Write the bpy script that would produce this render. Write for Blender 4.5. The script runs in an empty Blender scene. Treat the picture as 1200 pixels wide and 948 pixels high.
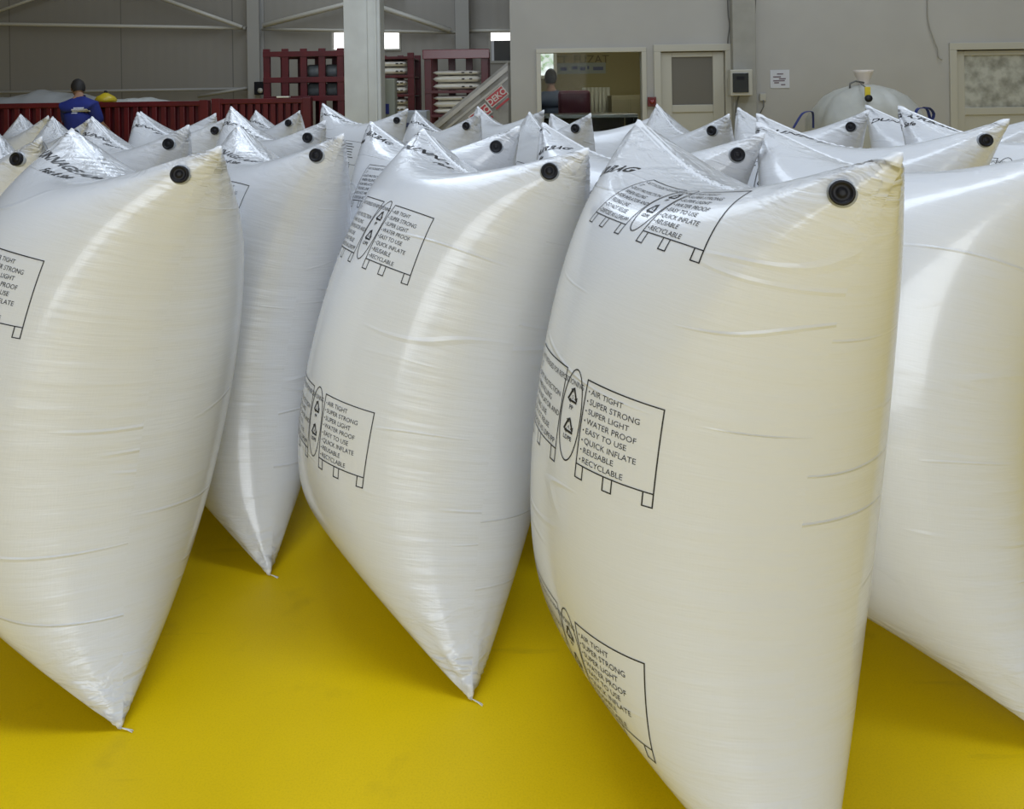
import bpy, bmesh, math, random
import numpy as np
from mathutils import Vector, Matrix
from mathutils.bvhtree import BVHTree

S = bpy.context.scene
COL = S.collection
PI = math.pi
SEEDS = (1, 2, 3)
WORLD = 0.2
# ---------------------------------------------------------------- camera
CAMH = 1.67
FPX = 950.0
cam_d = bpy.data.cameras.new('camera'); cam = bpy.data.objects.new('camera', cam_d); COL.objects.link(cam)
cam.location = (0, 0, CAMH)
cam.rotation_euler = (math.radians(90), 0, 0)
ROLL = math.radians(0.87)
cam.rotation_euler = (Matrix.Rotation(PI/2, 3, 'X') @ Matrix.Rotation(-ROLL, 3, 'Z')).to_euler()
cam_d.sensor_width = 36; cam_d.lens = FPX/1200*36
cam_d.shift_y = -(474-107)/1200.0
cam_d.shift_x = 0
cam_d.clip_start = 0.05; cam_d.clip_end = 200
S.camera = cam
# ---------------------------------------------------------------- light
w = bpy.data.worlds.new('world'); S.world = w; w.use_nodes = True
w.node_tree.nodes['Background'].inputs[0].default_value = (0.86, 0.93, 1, 1)
w.node_tree.nodes['Background'].inputs[1].default_value = WORLD
def area(name, loc, target, sx, sy, power, col):
    d = bpy.data.lights.new(name, 'AREA'); d.shape = 'RECTANGLE'; d.size = sx; d.size_y = sy; d.energy = power; d.color = col
    o = bpy.data.objects.new(name, d); COL.objects.link(o); o.location = loc
    o.rotation_euler = (Vector(target)-Vector(loc)).to_track_quat('-Z', 'Y').to_euler(); return o
# translucent roof strips and the loading doors of the hall
area('roof_strip_light', (-3.0, 8.0, 6.8), (-3.0, 8.0, 0), 2.0, 12, 350, (.74, .85, 1))
area('roof_strip_light', (4.5, 5.5, 6.8), (4.5, 5.5, 0), 1.2, 5, 150, (.74, .85, 1))
area('roof_strip_light', (0.5, 2.0, 6.8), (0.5, 2.0, 0), 6, 1.2, 210, (.74, .85, 1))
area('loading_door_light', (-.6, -5.5, 2.4), (0, 3, .8), 5.5, 3.8, 350, (.90, .95, 1))
S.view_settings.view_transform = 'Standard'; S.view_settings.look = 'None'
S.view_settings.gamma = 1; S.view_settings.use_curve_mapping = False
S.view_settings.exposure = 0.0
# ---------------------------------------------------------------- materials
def mat(name, col, rough=.5, metal=0.0, spec=.5, **kw):
    m = bpy.data.materials.new(name); m.use_nodes = True
    b = m.node_tree.nodes['Principled BSDF']
    b.inputs['Base Color'].default_value = (*col, 1)
    b.inputs['Roughness'].default_value = rough
    b.inputs['Metallic'].default_value = metal
    b.inputs['Specular IOR Level'].default_value = spec
    for k, v in kw.items(): b.inputs[k].default_value = v
    return m

def nd(nt, typ, **kw):
    n = nt.nodes.new(typ)
    for k, v in kw.items():
        if k.startswith('i_'):
            key = k[2:]; key = int(key) if key.isdigit() else key
            n.inputs[key].default_value = v
        else: setattr(n, k, v)
    return n

def bag_material(name='bag_film', tint=(.76, .775, .81)):
    m = mat(name, tint, .26, spec=.5, **{'Coat Weight': .6, 'Coat Roughness': .10}); nt = m.node_tree; L = nt.links.new
    b = nt.nodes['Principled BSDF']; out = nt.nodes['Material Output']
    uv = nd(nt, 'ShaderNodeUVMap', uv_map='UVMap'); info = nd(nt, 'ShaderNodeObjectInfo')
    sep = nd(nt, 'ShaderNodeSeparateXYZ'); L(uv.outputs[0], sep.inputs[0])
    def math_(op, a, bb=None, c=None):
        n = nd(nt, 'ShaderNodeMath', operation=op)
        for i, x in enumerate((a, bb, c)):
            if x is None: continue
            if isinstance(x, (int, float)): n.inputs[i].default_value = x
            else: L(x, n.inputs[i])
        return n.outputs[0]
    rnd = math_('MULTIPLY', info.outputs['Random'], 37.0)
    def stretched(su, sv, off):
        c = nd(nt, 'ShaderNodeCombineXYZ')
        L(math_('MULTIPLY', sep.outputs[0], su), c.inputs[0])
        L(math_('MULTIPLY', sep.outputs[1], sv), c.inputs[1])
        L(math_('ADD', rnd, off), c.inputs[2])
        return c.outputs[0]
    # crease mask: strong by the folded side edges (u = 0 or W)
    mask = math_('POWER', math_('ABSOLUTE', math_('COSINE', math_('MULTIPLY', sep.outputs[0], PI/BAG_W))), 2.5)
    # long thin creases running around the bag
    n1 = nd(nt, 'ShaderNodeTexNoise', noise_dimensions='3D'); n1.inputs['Scale'].default_value = 1; n1.inputs['Detail'].default_value = 1
    L(stretched(.9, 5.0, 0), n1.inputs['Vector'])
    ridge = math_('SUBTRACT', 1.0, math_('MINIMUM', math_('MULTIPLY', math_('ABSOLUTE', math_('SUBTRACT', n1.outputs[0], .5)), 75.0), 1.0))
    n1b = nd(nt, 'ShaderNodeTexNoise'); n1b.inputs['Scale'].default_value = 1
    L(stretched(2.2, 3.0, 9), n1b.inputs['Vector'])
    gate = nd(nt, 'ShaderNodeMapRange'); L(n1b.outputs[0], gate.inputs[0]); gate.inputs[1].default_value = .47; gate.inputs[2].default_value = .6
    ridge = math_('MULTIPLY', ridge, gate.outputs[0])
    # fine puckers
    n2 = nd(nt, 'ShaderNodeTexNoise'); n2.inputs['Scale'].default_value = 1; n2.inputs['Detail'].default_value = 2
    L(stretched(5.0, 55.0, 5), n2.inputs['Vector'])
    n4 = nd(nt, 'ShaderNodeTexNoise'); n4.inputs['Scale'].default_value = 1; n4.inputs['Detail'].default_value = 1
    L(stretched(2.5, 16.0, 15), n4.inputs['Vector'])
    # woven tape
    n3 = nd(nt, 'ShaderNodeTexNoise'); n3.inputs['Scale'].default_value = 1; n3.inputs['Detail'].default_value = 0
    L(stretched(30.0, 260.0, 7), n3.inputs['Vector'])
    n3b = nd(nt, 'ShaderNodeTexNoise'); n3b.inputs['Scale'].default_value = 1; n3b.inputs['Detail'].default_value = 0
    L(stretched(260.0, 30.0, 8), n3b.inputs['Vector'])
    h = math_('MULTIPLY', ridge, .0024)
    h = math_('ADD', h, math_('MULTIPLY', math_('MULTIPLY', n2.outputs[0], mask), .0018))
    h = math_('ADD', h, math_('MULTIPLY', math_('MULTIPLY', n4.outputs[0], mask), .0042))
    h = math_('ADD', h, math_('MULTIPLY', math_('ADD', n3.outputs[0], n3b.outputs[0]), .00017))
    # crumples towards the two welded ends
    vv = math_('DIVIDE', sep.outputs[1], BAG_H)
    endm = math_('POWER', math_('ABSOLUTE', math_('SUBTRACT', math_('MULTIPLY', vv, 2.0), 1.0)), 9.0)
    n5 = nd(nt, 'ShaderNodeTexNoise'); n5.inputs['Scale'].default_value = 1; n5.inputs['Detail'].default_value = 3; n5.inputs['Distortion'].default_value = .8
    L(stretched(9.0, 20.0, 25), n5.inputs['Vector'])
    n6 = nd(nt, 'ShaderNodeTexNoise'); n6.inputs['Scale'].default_value = 1; n6.inputs['Detail'].default_value = 2
    L(stretched(22.0, 5.0, 28), n6.inputs['Vector'])
    h = math_('ADD', h, math_('MULTIPLY', math_('MULTIPLY', n5.outputs[0], endm), .055))
    h = math_('ADD', h, math_('MULTIPLY', math_('MULTIPLY', n6.outputs[0], math_('MULTIPLY', endm, endm)), .030))
    bp = nd(nt, 'ShaderNodeBump'); bp.inputs['Strength'].default_value = 1.0; bp.inputs['Distance'].default_value = 1.0
    L(h, bp.inputs['Height']); L(bp.outputs[0], b.inputs['Normal'])
    tr = nd(nt, 'ShaderNodeBsdfTranslucent'); tr.inputs[0].default_value = (.78, .79, .82, 1); L(bp.outputs[0], tr.inputs[1])
    mx = nd(nt, 'ShaderNodeMixShader'); mx.inputs[0].default_value = .16
    L(b.outputs[0], mx.inputs[1]); L(tr.outputs[0], mx.inputs[2]); L(mx.outputs[0], out.inputs[0])
    return m

def link_mesh(name, me, material, parent=None):
    o = bpy.data.objects.new(name, me); COL.objects.link(o)
    if material is not None and not me.materials: me.materials.append(material)
    if parent is not None: o.parent = parent
    return o

def tag(o, label=None, cat=None, group=None, kind=None):
    if label: o['label'] = label
    if cat: o['category'] = cat
    if group: o['group'] = group
    if kind: o['kind'] = kind
    return o

def struct(o): o['kind'] = 'structure'; return o

# ---------------------------------------------------------------- inflated bag
BAG_W, BAG_H = 1.18, 1.65

def _con(A, B, rest, kt, kc):
    d = B-A; l = np.sqrt((d*d).sum(-1, keepdims=True))+1e-9
    return d*((l-rest)/l*0.5*np.where(l > rest, kt, kc))

def inflate(W, H, NU=26, NV=44, KB=1, seed=0, iters=(1300, 700), p=.7, kc=.3, kb=.05):
    """blow up a flat tube of cloth welded at both ends; rows run up the bag, columns around it"""
    rng = np.random.RandomState(seed); P = None
    for lev, it in enumerate(iters):
        nu = NU << lev; nv = NV << lev; kbn = KB if lev == 0 else KB*2-1
        n2 = 2*nu; Lu = W/nu; Lv = H/nv
        if P is None:
            i = np.arange(n2); x = np.where(i <= nu, i, n2-i)*Lu
            s = np.where((i > 0) & (i < nu), 1.0, np.where(i > nu, -1.0, 0.0))
            j = np.arange(nv+1)[:, None]
            P = np.zeros((nv+1, n2, 3)); P[..., 1] = x; P[..., 2] = j*Lv
            P[..., 0] = -s*0.02*np.sin(PI*x/W)*np.sin(PI*j/nv)
            P += rng.normal(0, 0.003, P.shape)
        else:
            Q = np.zeros((nv+1, n2, 3)); Q[::2, ::2] = P; Q[::2, 1::2] = (P+np.roll(P, -1, 1))/2
            Q[1::2] = (Q[:-1:2]+Q[2::2])/2; P = Q+rng.normal(0, 0.0008, Q.shape)
        mir = (-np.arange(n2)) % n2; V = np.zeros_like(P); Dg = math.hypot(Lu, Lv)
        act = np.ones((nv+1, 1, 1)); act[:kbn] = 0; act[-kbn:] = 0
        for t in range(it):
            du = np.roll(P, -1, 1)-np.roll(P, 1, 1); dv = np.zeros_like(P); dv[1:-1] = P[2:]-P[:-2]
            F = np.cross(dv, du)*0.25*act/(Lu*Lv)
            P0 = P.copy()
            V = V*0.97+F*p*0.0004*(min(1, (t+50)/300)/1 if lev == 0 else .5)
            P = P+V
            for rep in (0, 1):
                A = P[:, 0::2]; B = P[:, 1::2]; c = _con(A, B, Lu, 1, kc); A += c; B -= c
                A = P[:, 1::2]; B = np.roll(P[:, 0::2], -1, 1); c = _con(A, B, Lu, 1, kc); A += c; P[:, 0::2] -= np.roll(c, 1, 1)
                for o in (0, 1):
                    A = P[o:nv:2]; B = P[o+1:nv+1:2]; c = _con(A, B, Lv, 1, kc); A += c; B -= c
                for sg in (1, -1):
                    for o in (0, 1):
                        A = P[o:nv:2]; B = np.roll(P[o+1:nv+1:2], -sg, 1); c = _con(A, B, Dg, .35, .15); A += c
                        P[o+1:nv+1:2] -= np.roll(c, sg, 1)
            D = np.zeros_like(P)
            c = _con(P, np.roll(P, -2, 1), 2*Lu, 0, kb)*act; D += c-np.roll(c, 2, 1)
            c = _con(P[:-2], P[2:], 2*Lv, 0, kb); D[:-2] += c; D[2:] -= c
            P = P+D*0.5
            for sl in (slice(0, kbn), slice(nv+1-kbn, nv+1)):
                P[sl] = (P[sl]+P[sl][:, mir])/2
            V = P-P0; V -= V.mean((0, 1))
    return P

def refine(P):
    """cubic 2x upsampling of the (rows, ring, 3) grid"""
    def mid_ring(Q): return (9*(Q+np.roll(Q, -1, 1))-(np.roll(Q, 1, 1)+np.roll(Q, -2, 1)))/16
    R = np.zeros((P.shape[0], P.shape[1]*2, 3)); R[:, ::2] = P; R[:, 1::2] = mid_ring(P)
    E = np.concatenate([2*R[:1]-R[1:2], R, 2*R[-1:]-R[-2:-1]])
    O = np.zeros((R.shape[0]*2-1, R.shape[1], 3)); O[::2] = R
    O[1::2] = (9*(E[1:-2]+E[2:-1])-(E[:-3]+E[3:]))/16
    return O

class Bag: pass

def make_bag_shape(seed, W=BAG_W, H=BAG_H, **kw):
    P = inflate(W, H, seed=seed, **kw)
    P = refine(P); P[..., 0] *= 1.16
    # the slack top sags between its two ears
    tt = np.linspace(0, H, P.shape[0])[:, None]; ss = np.arange(P.shape[1])/(P.shape[1]//2); ss = np.where(ss > 1, 2-ss, ss)[None, :]
    ez = P[-1, 0, 2]-P[..., 2]
    P[..., 2] -= np.exp(-((H-tt)/.22)**2)*(.012+.050*np.sin(PI*ss)**1.5)
    # random creases radiating from the ears
    rng = np.random.RandomState(seed+50)
    for end in (0, 1):
        for c0 in (0.0, 1.0):
            X = (ss-c0)*W; Y = (tt-(H if end else 0)); r = np.hypot(X, Y)+1e-6; th = np.arctan2(np.abs(Y), np.abs(X))
            for k in range(4):
                P[..., 0] += (.0055 if c0 else .0028)*np.sin(th*rng.uniform(9, 26)+rng.rand()*6)*np.exp(-(r/.20)**2)*np.clip(r/.05, 0, 1)*np.clip(np.abs(Y)/.04, 0, 1)
    # origin under the near bottom corner, the far bottom corner straight behind it
    P -= P[0, 0]
    n = P.shape[1]//2
    a = math.atan2(P[0, n, 0], P[0, n, 1]); b = math.atan2(P[0, n, 2], P[0, n, 1])
    R = np.array(Matrix.Rotation(a, 3, 'Z') @ Matrix.Rotation(-b, 3, 'X')); P = P @ R.T
    # top near corner straight over the bottom one
    c = math.atan2(P[-1, 0, 0], P[-1, 0, 2]); R = np.array(Matrix.Rotation(-c, 3, 'Y')); P = P @ R.T
    P[..., 2] -= P[..., 2].min()
    B = Bag(); B.P = P; B.W = W; B.H = H
    nv, n2 = P.shape[0]-1, P.shape[1]
    du = np.roll(P, -1, 1)-np.roll(P, 1, 1); dv = np.gradient(P, axis=0)
    N = np.cross(dv, du); N /= np.linalg.norm(N, axis=-1, keepdims=True)+1e-12
    # on the welded bands front and back coincide: give them outward normals from the row inside
    B.N = N
    me = bpy.data.meshes.new('bag_shape')
    # welded band: nudge the two layers apart by a hair so that it has thickness
    Q = P.copy(); kb = 2
    side = np.where((np.arange(n2) > 0) & (np.arange(n2) < n2//2), -1.0, np.where(np.arange(n2) > n2//2, 1.0, 0))
    for r in list(range(kb))+list(range(nv+1-kb, nv+1)):
        Q[r, :, 0] += side*0.0018
    B.Q = Q
    verts = Q.reshape(-1, 3).tolist()
    faces = []; uvs = []
    Lu = 2*W/n2; Lv = H/nv
    for j in range(nv):
        for i in range(n2):
            i2 = (i+1) % n2
            faces.append((j*n2+i, (j+1)*n2+i, (j+1)*n2+i2, j*n2+i2))
            uvs += [(i*Lu, j*Lv), (i*Lu, (j+1)*Lv), ((i+1)*Lu, (j+1)*Lv), ((i+1)*Lu, j*Lv)]
    me.from_pydata(verts, [], faces)
    uvl = me.uv_layers.new(name='UVMap'); uvl.data.foreach_set('uv', np.array(uvs, 'f').ravel())
    me.polygons.foreach_set('use_smooth', [True]*len(faces)); me.update()
    B.me = me
    return B

def bag_point(B, x, y, off=0.0008):
    """x: metres from the near fold edge across the printed face, y: metres up from the bottom seam"""
    P, N = B.Q, B.N; nv, n2 = P.shape[0]-1, P.shape[1]
    fi = x/B.W*(n2//2); fj = min(max(y/B.H*nv, 0), nv-1e-6)
    i = math.floor(fi); j = int(fj); a = fi-i; b = fj-j
    def g(A): return (A[j, i % n2]*(1-a)+A[j, (i+1) % n2]*a)*(1-b)+(A[j+1, i % n2]*(1-a)+A[j+1, (i+1) % n2]*a)*b
    return g(P)+g(N)*off
# ---------------------------------------------------------------- mesh helpers
class MB:
    """collects boxes, tubes and lathes; build() links them as one mesh"""
    def __init__(s): s.v = []; s.f = []; s.sm = []
    def add(s, vs, fs, smooth=False, M=None):
        n = len(s.v); s.v += [tuple(M @ Vector(v)) if M is not None else tuple(v) for v in vs]
        s.f += [tuple(i+n for i in f) for f in fs]; s.sm += [smooth]*len(fs); return s
    def box(s, a, b, M=None, bev=0.0):
        (x0, y0, z0), (x1, y1, z1) = a, b
        bm = bmesh.new(); bmesh.ops.create_cube(bm, size=1)
        for v in bm.verts: v.co = Vector(((x0+x1)/2+v.co.x*(x1-x0), (y0+y1)/2+v.co.y*(y1-y0), (z0+z1)/2+v.co.z*(z1-z0)))
        if bev: bmesh.ops.bevel(bm, geom=bm.edges[:], offset=bev, segments=2, affect='EDGES', profile=.5)
        bm.verts.index_update(); s.add([v.co.copy() for v in bm.verts], [[v.index for v in f.verts] for f in bm.faces], False, M); bm.free(); return s
    def tube(s, pts, r, seg=8, M=None, cap=True):
        pts = [Vector(p) for p in pts]; rs = r if isinstance(r, (list, tuple)) else [r]*len(pts)
        vs = []; fs = []; up = None
        for k, p in enumerate(pts):
            t = (pts[min(k+1, len(pts)-1)]-pts[max(k-1, 0)]).normalized()
            if up is None: up = t.orthogonal().normalized()
            up = (up-t*up.dot(t)).normalized(); w_ = t.cross(up)
            vs += [p+(up*math.cos(2*PI*i/seg)+w_*math.sin(2*PI*i/seg))*rs[k] for i in range(seg)]
        for k in range(len(pts)-1):
            fs += [(k*seg+i, k*seg+(i+1) % seg, (k+1)*seg+(i+1) % seg, (k+1)*seg+i) for i in range(seg)]
        if cap: fs += [tuple(reversed(range(seg))), tuple((len(pts)-1)*seg+i for i in range(seg))]
        return s.add(vs, fs, True, M)
    def lathe(s, prof, seg=24, M=None):
        vs = [(r*math.cos(2*PI*i/seg), r*math.sin(2*PI*i/seg), z) for r, z in prof for i in range(seg)]
        fs = [(k*seg+i, k*seg+(i+1) % seg, (k+1)*seg+(i+1) % seg, (k+1)*seg+i) for k in range(len(prof)-1) for i in range(seg)]
        fs += [tuple(reversed(range(seg))), tuple((len(prof)-1)*seg+i for i in range(seg))]
        return s.add(vs, fs, True, M)
    def mesh(s, name):
        me = bpy.data.meshes.new(name); me.from_pydata(s.v, [], s.f)
        me.polygons.foreach_set('use_smooth', s.sm); me.update(); return me
    def build(s, name, material, parent=None):
        return link_mesh(name, s.mesh(name), material, parent)

def empty(name, loc=(0, 0, 0), rz=0, **kw):
    o = bpy.data.objects.new(name, None); COL.objects.link(o); o.location = loc; o.rotation_euler = (0, 0, rz)
    tag(o, **kw); return o

def text_tris(body, size=1, bold=0.0, sx=1.0, align='LEFT'):
    c = bpy.data.curves.new('t', 'FONT'); c.body = body; c.size = size; c.offset = bold; c.align_x = align; c.resolution_u = 3
    o = bpy.data.objects.new('t', c); COL.objects.link(o)
    dg = bpy.context.evaluated_depsgraph_get(); me = bpy.data.meshes.new_from_object(o.evaluated_get(dg))
    bm = bmesh.new(); bm.from_mesh(me); bmesh.ops.triangulate(bm, faces=bm.faces[:]); bm.verts.index_update()
    v = [(p.co.x*sx, p.co.y) for p in bm.verts]; f = [[q.index for q in p.verts] for p in bm.faces]
    bm.free(); bpy.data.objects.remove(o); bpy.data.curves.remove(c); bpy.data.meshes.remove(me)
    return v, f

def flat_text(name, body, size, material, M, parent=None, bold=0.0, align='CENTER', depth=.002):
    v, f = text_tris(body, size, bold, 1, align)
    bm = bmesh.new(); vs = [bm.verts.new((x, y, 0)) for x, y in v]
    for t in f:
        try: bm.faces.new([vs[i] for i in t])
        except ValueError: pass
    r = bmesh.ops.extrude_face_region(bm, geom=bm.faces[:])
    for g in r['geom']:
        if isinstance(g, bmesh.types.BMVert): g.co.z += depth
    bmesh.ops.recalc_face_normals(bm, faces=bm.faces[:]); bm.transform(M)
    me = bpy.data.meshes.new(name); bm.to_mesh(me); bm.free()
    return link_mesh(name, me, material, parent)

# ---------------------------------------------------------------- the hall
def noisy(name, c1, c2, scale, rough, detail=4, lo=.35, hi=.65, bump=0, spec=.5):
    m = mat(name, c1, rough, spec=spec); nt = m.node_tree; L = nt.links.new; b = nt.nodes['Principled BSDF']
    tc = nd(nt, 'ShaderNodeTexCoord'); n = nd(nt, 'ShaderNodeTexNoise'); n.inputs['Scale'].default_value = scale; n.inputs['Detail'].default_value = detail
    L(tc.outputs['Object'], n.inputs['Vector'])
    r = nd(nt, 'ShaderNodeMapRange'); r.inputs[1].default_value = lo; r.inputs[2].default_value = hi; L(n.outputs[0], r.inputs[0])
    mx = nd(nt, 'ShaderNodeMix', data_type='RGBA'); mx.inputs[6].default_value = (*c1, 1); mx.inputs[7].default_value = (*c2, 1)
    L(r.outputs[0], mx.inputs[0]); L(mx.outputs[2], b.inputs['Base Color'])
    if bump:
        bp = nd(nt, 'ShaderNodeBump'); bp.inputs['Distance'].default_value = bump; L(n.outputs[0], bp.inputs['Height']); L(bp.outputs[0], b.inputs['Normal'])
    return m

def floor_material():
    m = mat('yellow_epoxy', (.62, .46, .0), .45, spec=.2); nt = m.node_tree; L = nt.links.new; b = nt.nodes['Principled BSDF']
    tc = nd(nt, 'ShaderNodeTexCoord')
    def noise(sc, det, vec=None):
        n = nd(nt, 'ShaderNodeTexNoise'); n.inputs['Scale'].default_value = sc; n.inputs['Detail'].default_value = det
        L(vec or tc.outputs['Object'], n.inputs['Vector']); return n.outputs[0]
    def mp(x, a, bb, c=0.0, d=1.0):
        r = nd(nt, 'ShaderNodeMapRange'); r.inputs[1].default_value = a; r.inputs[2].default_value = bb; r.inputs[3].default_value = c; r.inputs[4].default_value = d; L(x, r.inputs[0]); return r.outputs[0]
    def mix(f, a, c):
        mx = nd(nt, 'ShaderNodeMix', data_type='RGBA'); L(f, mx.inputs[0])
        if isinstance(a, tuple): mx.inputs[6].default_value = (*a, 1)
        else: L(a, mx.inputs[6])
        mx.inputs[7].default_value = (*c, 1); return mx.outputs[2]
    base = mix(mp(noise(1.3, 5), .35, .65), (.80, .57, .0), (.72, .505, .0))
    base = mix(mp(noise(220, 2), .45, .75, 0, .30), base, (.50, .34, .0))
    base = mix(mp(noise(5, 6), .62, .78, 0, .35), base, (.36, .25, .01))
    # scuffed tyre track
    mpn = nd(nt, 'ShaderNodeMapping'); mpn.inputs['Rotation'].default_value = (0, 0, math.radians(-28)); mpn.inputs['Scale'].default_value = (1.2, 9, 1); L(tc.outputs['Object'], mpn.inputs[0])
    base = mix(mp(noise(1.0, 7, mpn.outputs[0]), .66, .74, 0, .35), base, (.30, .20, .01))
    L(base, b.inputs['Base Color'])
    L(mp(noise(3, 4), .3, .7, .38, .58), b.inputs['Roughness'])
    bp = nd(nt, 'ShaderNodeBump'); bp.inputs['Distance'].default_value = .0006; bp.inputs['Strength'].default_value = .6; L(noise(160, 3), bp.inputs['Height']); L(bp.outputs[0], b.inputs['Normal'])
    return m

def panel_material():
    """ribbed sandwich panel"""
    m = mat('wall_panel', (.36, .34, .30), .35); nt = m.node_tree; L = nt.links.new; b = nt.nodes['Principled BSDF']
    tc = nd(nt, 'ShaderNodeTexCoord'); wv = nd(nt, 'ShaderNodeTexWave', wave_type='BANDS', bands_direction='X'); wv.inputs['Scale'].default_value = 1.6
    L(tc.outputs['Object'], wv.inputs[0])
    bp = nd(nt, 'ShaderNodeBump'); bp.inputs['Distance'].default_value = .01; bp.inputs['Strength'].default_value = .15; L(wv.outputs[1], bp.inputs['Height']); L(bp.outputs[0], b.inputs['Normal'])
    br = nd(nt, 'ShaderNodeTexBrick'); br.inputs['Scale'].default_value = 1; br.inputs['Brick Width'].default_value = 2.2; br.inputs['Row Height'].default_value = 30; br.inputs['Mortar Size'].default_value = .012
    br.inputs['Color1'].default_value = (.33, .31, .27, 1); br.inputs['Color2'].default_value = (.31, .29, .255, 1); br.inputs['Mortar'].default_value = (.2, .19, .17, 1)
    cb = nd(nt, 'ShaderNodeSeparateXYZ'); cc = nd(nt, 'ShaderNodeCombineXYZ'); L(tc.outputs['Object'], cb.inputs[0]); L(cb.outputs[0], cc.inputs[0]); L(cb.outputs[2], cc.inputs[1]); L(cc.outputs[0], br.inputs['Vector'])
    L(br.outputs[0], b.inputs['Base Color']); return m

M_ = {}
M_['floor'] = floor_material()
M_['panel'] = panel_material()
M_['plaster'] = noisy('office_plaster', (.37, .36, .34), (.345, .335, .315), 1.5, .8, bump=.002)
M_['frame'] = mat('cream_frame', (.40, .385, .33), .4)
M_['steel'] = mat('grey_steel', (.38, .37, .34), .45)
M_['white_steel'] = noisy('painted_white_steel', (.56, .58, .57), (.48, .49, .48), 3, .4)
M_['rod'] = mat('pale_rod', (.62, .60, .53), .4)
M_['red'] = noisy('dark_red_paint', (.12, .006, .012), (.08, .004, .009), 4, .4)
M_['redpink'] = mat('red_beam_paint', (.16, .02, .03), .25)
M_['glass'] = mat('window_glass', (.9, .95, .93), .02, **{'Transmission Weight': 1.0, 'IOR': 1.1})
M_['frost'] = noisy('frosted_glass', (.42, .42, .38), (.20, .20, .17), 9, .35, detail=6)
M_['dark'] = mat('black_plastic', (.008, .008, .011), .5, spec=.25)
M_['rubber'] = mat('dark_rubber', (.02, .02, .022), .6)
M_['print'] = mat('black_ink', (.012, .012, .014), .5)
M_['flange'] = mat('valve_flange', (.34, .36, .39), .3)
M_['bright'] = mat('daylight_pane', (1, 1, 1), .5, **{'Emission Color': (1, 1, .97, 1), 'Emission Strength': 2.0})

Z_C = 7.0; YB = 16.0; XL = -14.0; XR = 7.0; YF = 8.7
struct(MB().box((XL, -6, -.2), (XR, YB, 0)).build('floor', M_['floor']))
struct(MB().box((XL, -6, Z_C), (XR, YB, Z_C+.2)).build('ceiling', M_['panel']))
struct(MB().box((XL-.2, -6, 0), (XL, YB, Z_C)).build('wall_left', M_['panel']))
struct(MB().box((XR, -6, 0), (XR+.2, YB, Z_C)).build('wall_right', M_['plaster']))
def px(x, y, d):
    """ground helper used to read positions off a survey: image column/row at distance d"""
    c, s_ = math.cos(ROLL), math.sin(ROLL); u = x-600; v = y-107
    X = u*c-v*s_; V = u*s_+v*c
    return X*d/FPX, CAMH-V*d/FPX

# back wall of the hall with its small high window
def holed_wall(name, x0, x1, z0, z1, y, th, holes, material):
    """wall in the XZ plane, with rectangular holes (hx0,hx1,hz0,hz1)"""
    b = MB(); xs = sorted({x0, x1, *[h[0] for h in holes], *[h[1] for h in holes]}); zs = sorted({z0, z1, *[h[2] for h in holes], *[h[3] for h in holes]})
    for i in range(len(xs)-1):
        run = None
        for j in range(len(zs)-1):
            cx = (xs[i]+xs[i+1])/2; cz = (zs[j]+zs[j+1])/2
            hole = any(h[0] < cx < h[1] and h[2] < cz < h[3] for h in holes)
            if hole:
                if run is not None: b.box((xs[i], y, run), (xs[i+1], y+th, zs[j])); run = None
            elif run is None: run = zs[j]
        if run is not None: b.box((xs[i], y, run), (xs[i+1], y+th, zs[-1]))
    return struct(b.build(name, material))

wx0, wz1 = px(390, 38, YB); wx1, wz0 = px(468, 57, YB)
vx0, vz1 = px(575, 38, YB); vx1, vz0 = px(600, 71, YB); vx1 = vx0+.62
holed_wall('wall_back', XL, XR, 0, Z_C, YB, .25, [(wx0, wx1, wz0, wz1), (vx0, vx1, vz0, vz1)], M_['panel'])
w1 = empty('window_1', ((wx0+wx1)/2, YB, wz0), kind='structure')
def pane_part(name, x0, x1, z0, z1, y, th, material, parent):
    l = parent.location; return MB().box((x0-l.x, y-l.y, z0-l.z), (x1-l.x, y+th-l.y, z1-l.z)).build(name, material, parent)
def frame_part(name, x0, x1, z0, z1, y, th, wd, material, parent):
    l = parent.location; b = MB()
    for a, c in (((x0, z0), (x1, z0+wd)), ((x0, z1-wd), (x1, z1)), ((x0, z0+wd), (x0+wd, z1-wd)), ((x1-wd, z0+wd), (x1, z1-wd))):
        b.box((a[0]-l.x, y-l.y, a[1]-l.z), (c[0]-l.x, y+th-l.y, c[1]-l.z), bev=.004)
    return b.build(name, material, parent)
pane_part('pane', wx0, wx1, wz0, wz1, YB+.12, .02, M_['bright'], w1); frame_part('window_frame', wx0-.04, wx1+.04, wz0-.04, wz1+.04, YB-.03, .1, .04, M_['frame'], w1)
w2 = empty('window_2', ((vx0+vx1)/2, YB, vz0), kind='structure')
zm = vz0+(vz1-vz0)*.72
pane_part('pane', vx0, vx1, zm, vz1, YB+.12, .02, M_['bright'], w2); pane_part('shutter', vx0+.06, vx1-.02, vz0, zm, YB+.08, .04, mat('dark_grey_panel', (.07, .07, .065), .5), w2)
frame_part('window_frame', vx0-.05, vx1+.05, vz0-.05, vz1+.05, YB-.03, .1, .05, M_['frame'], w2)

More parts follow.
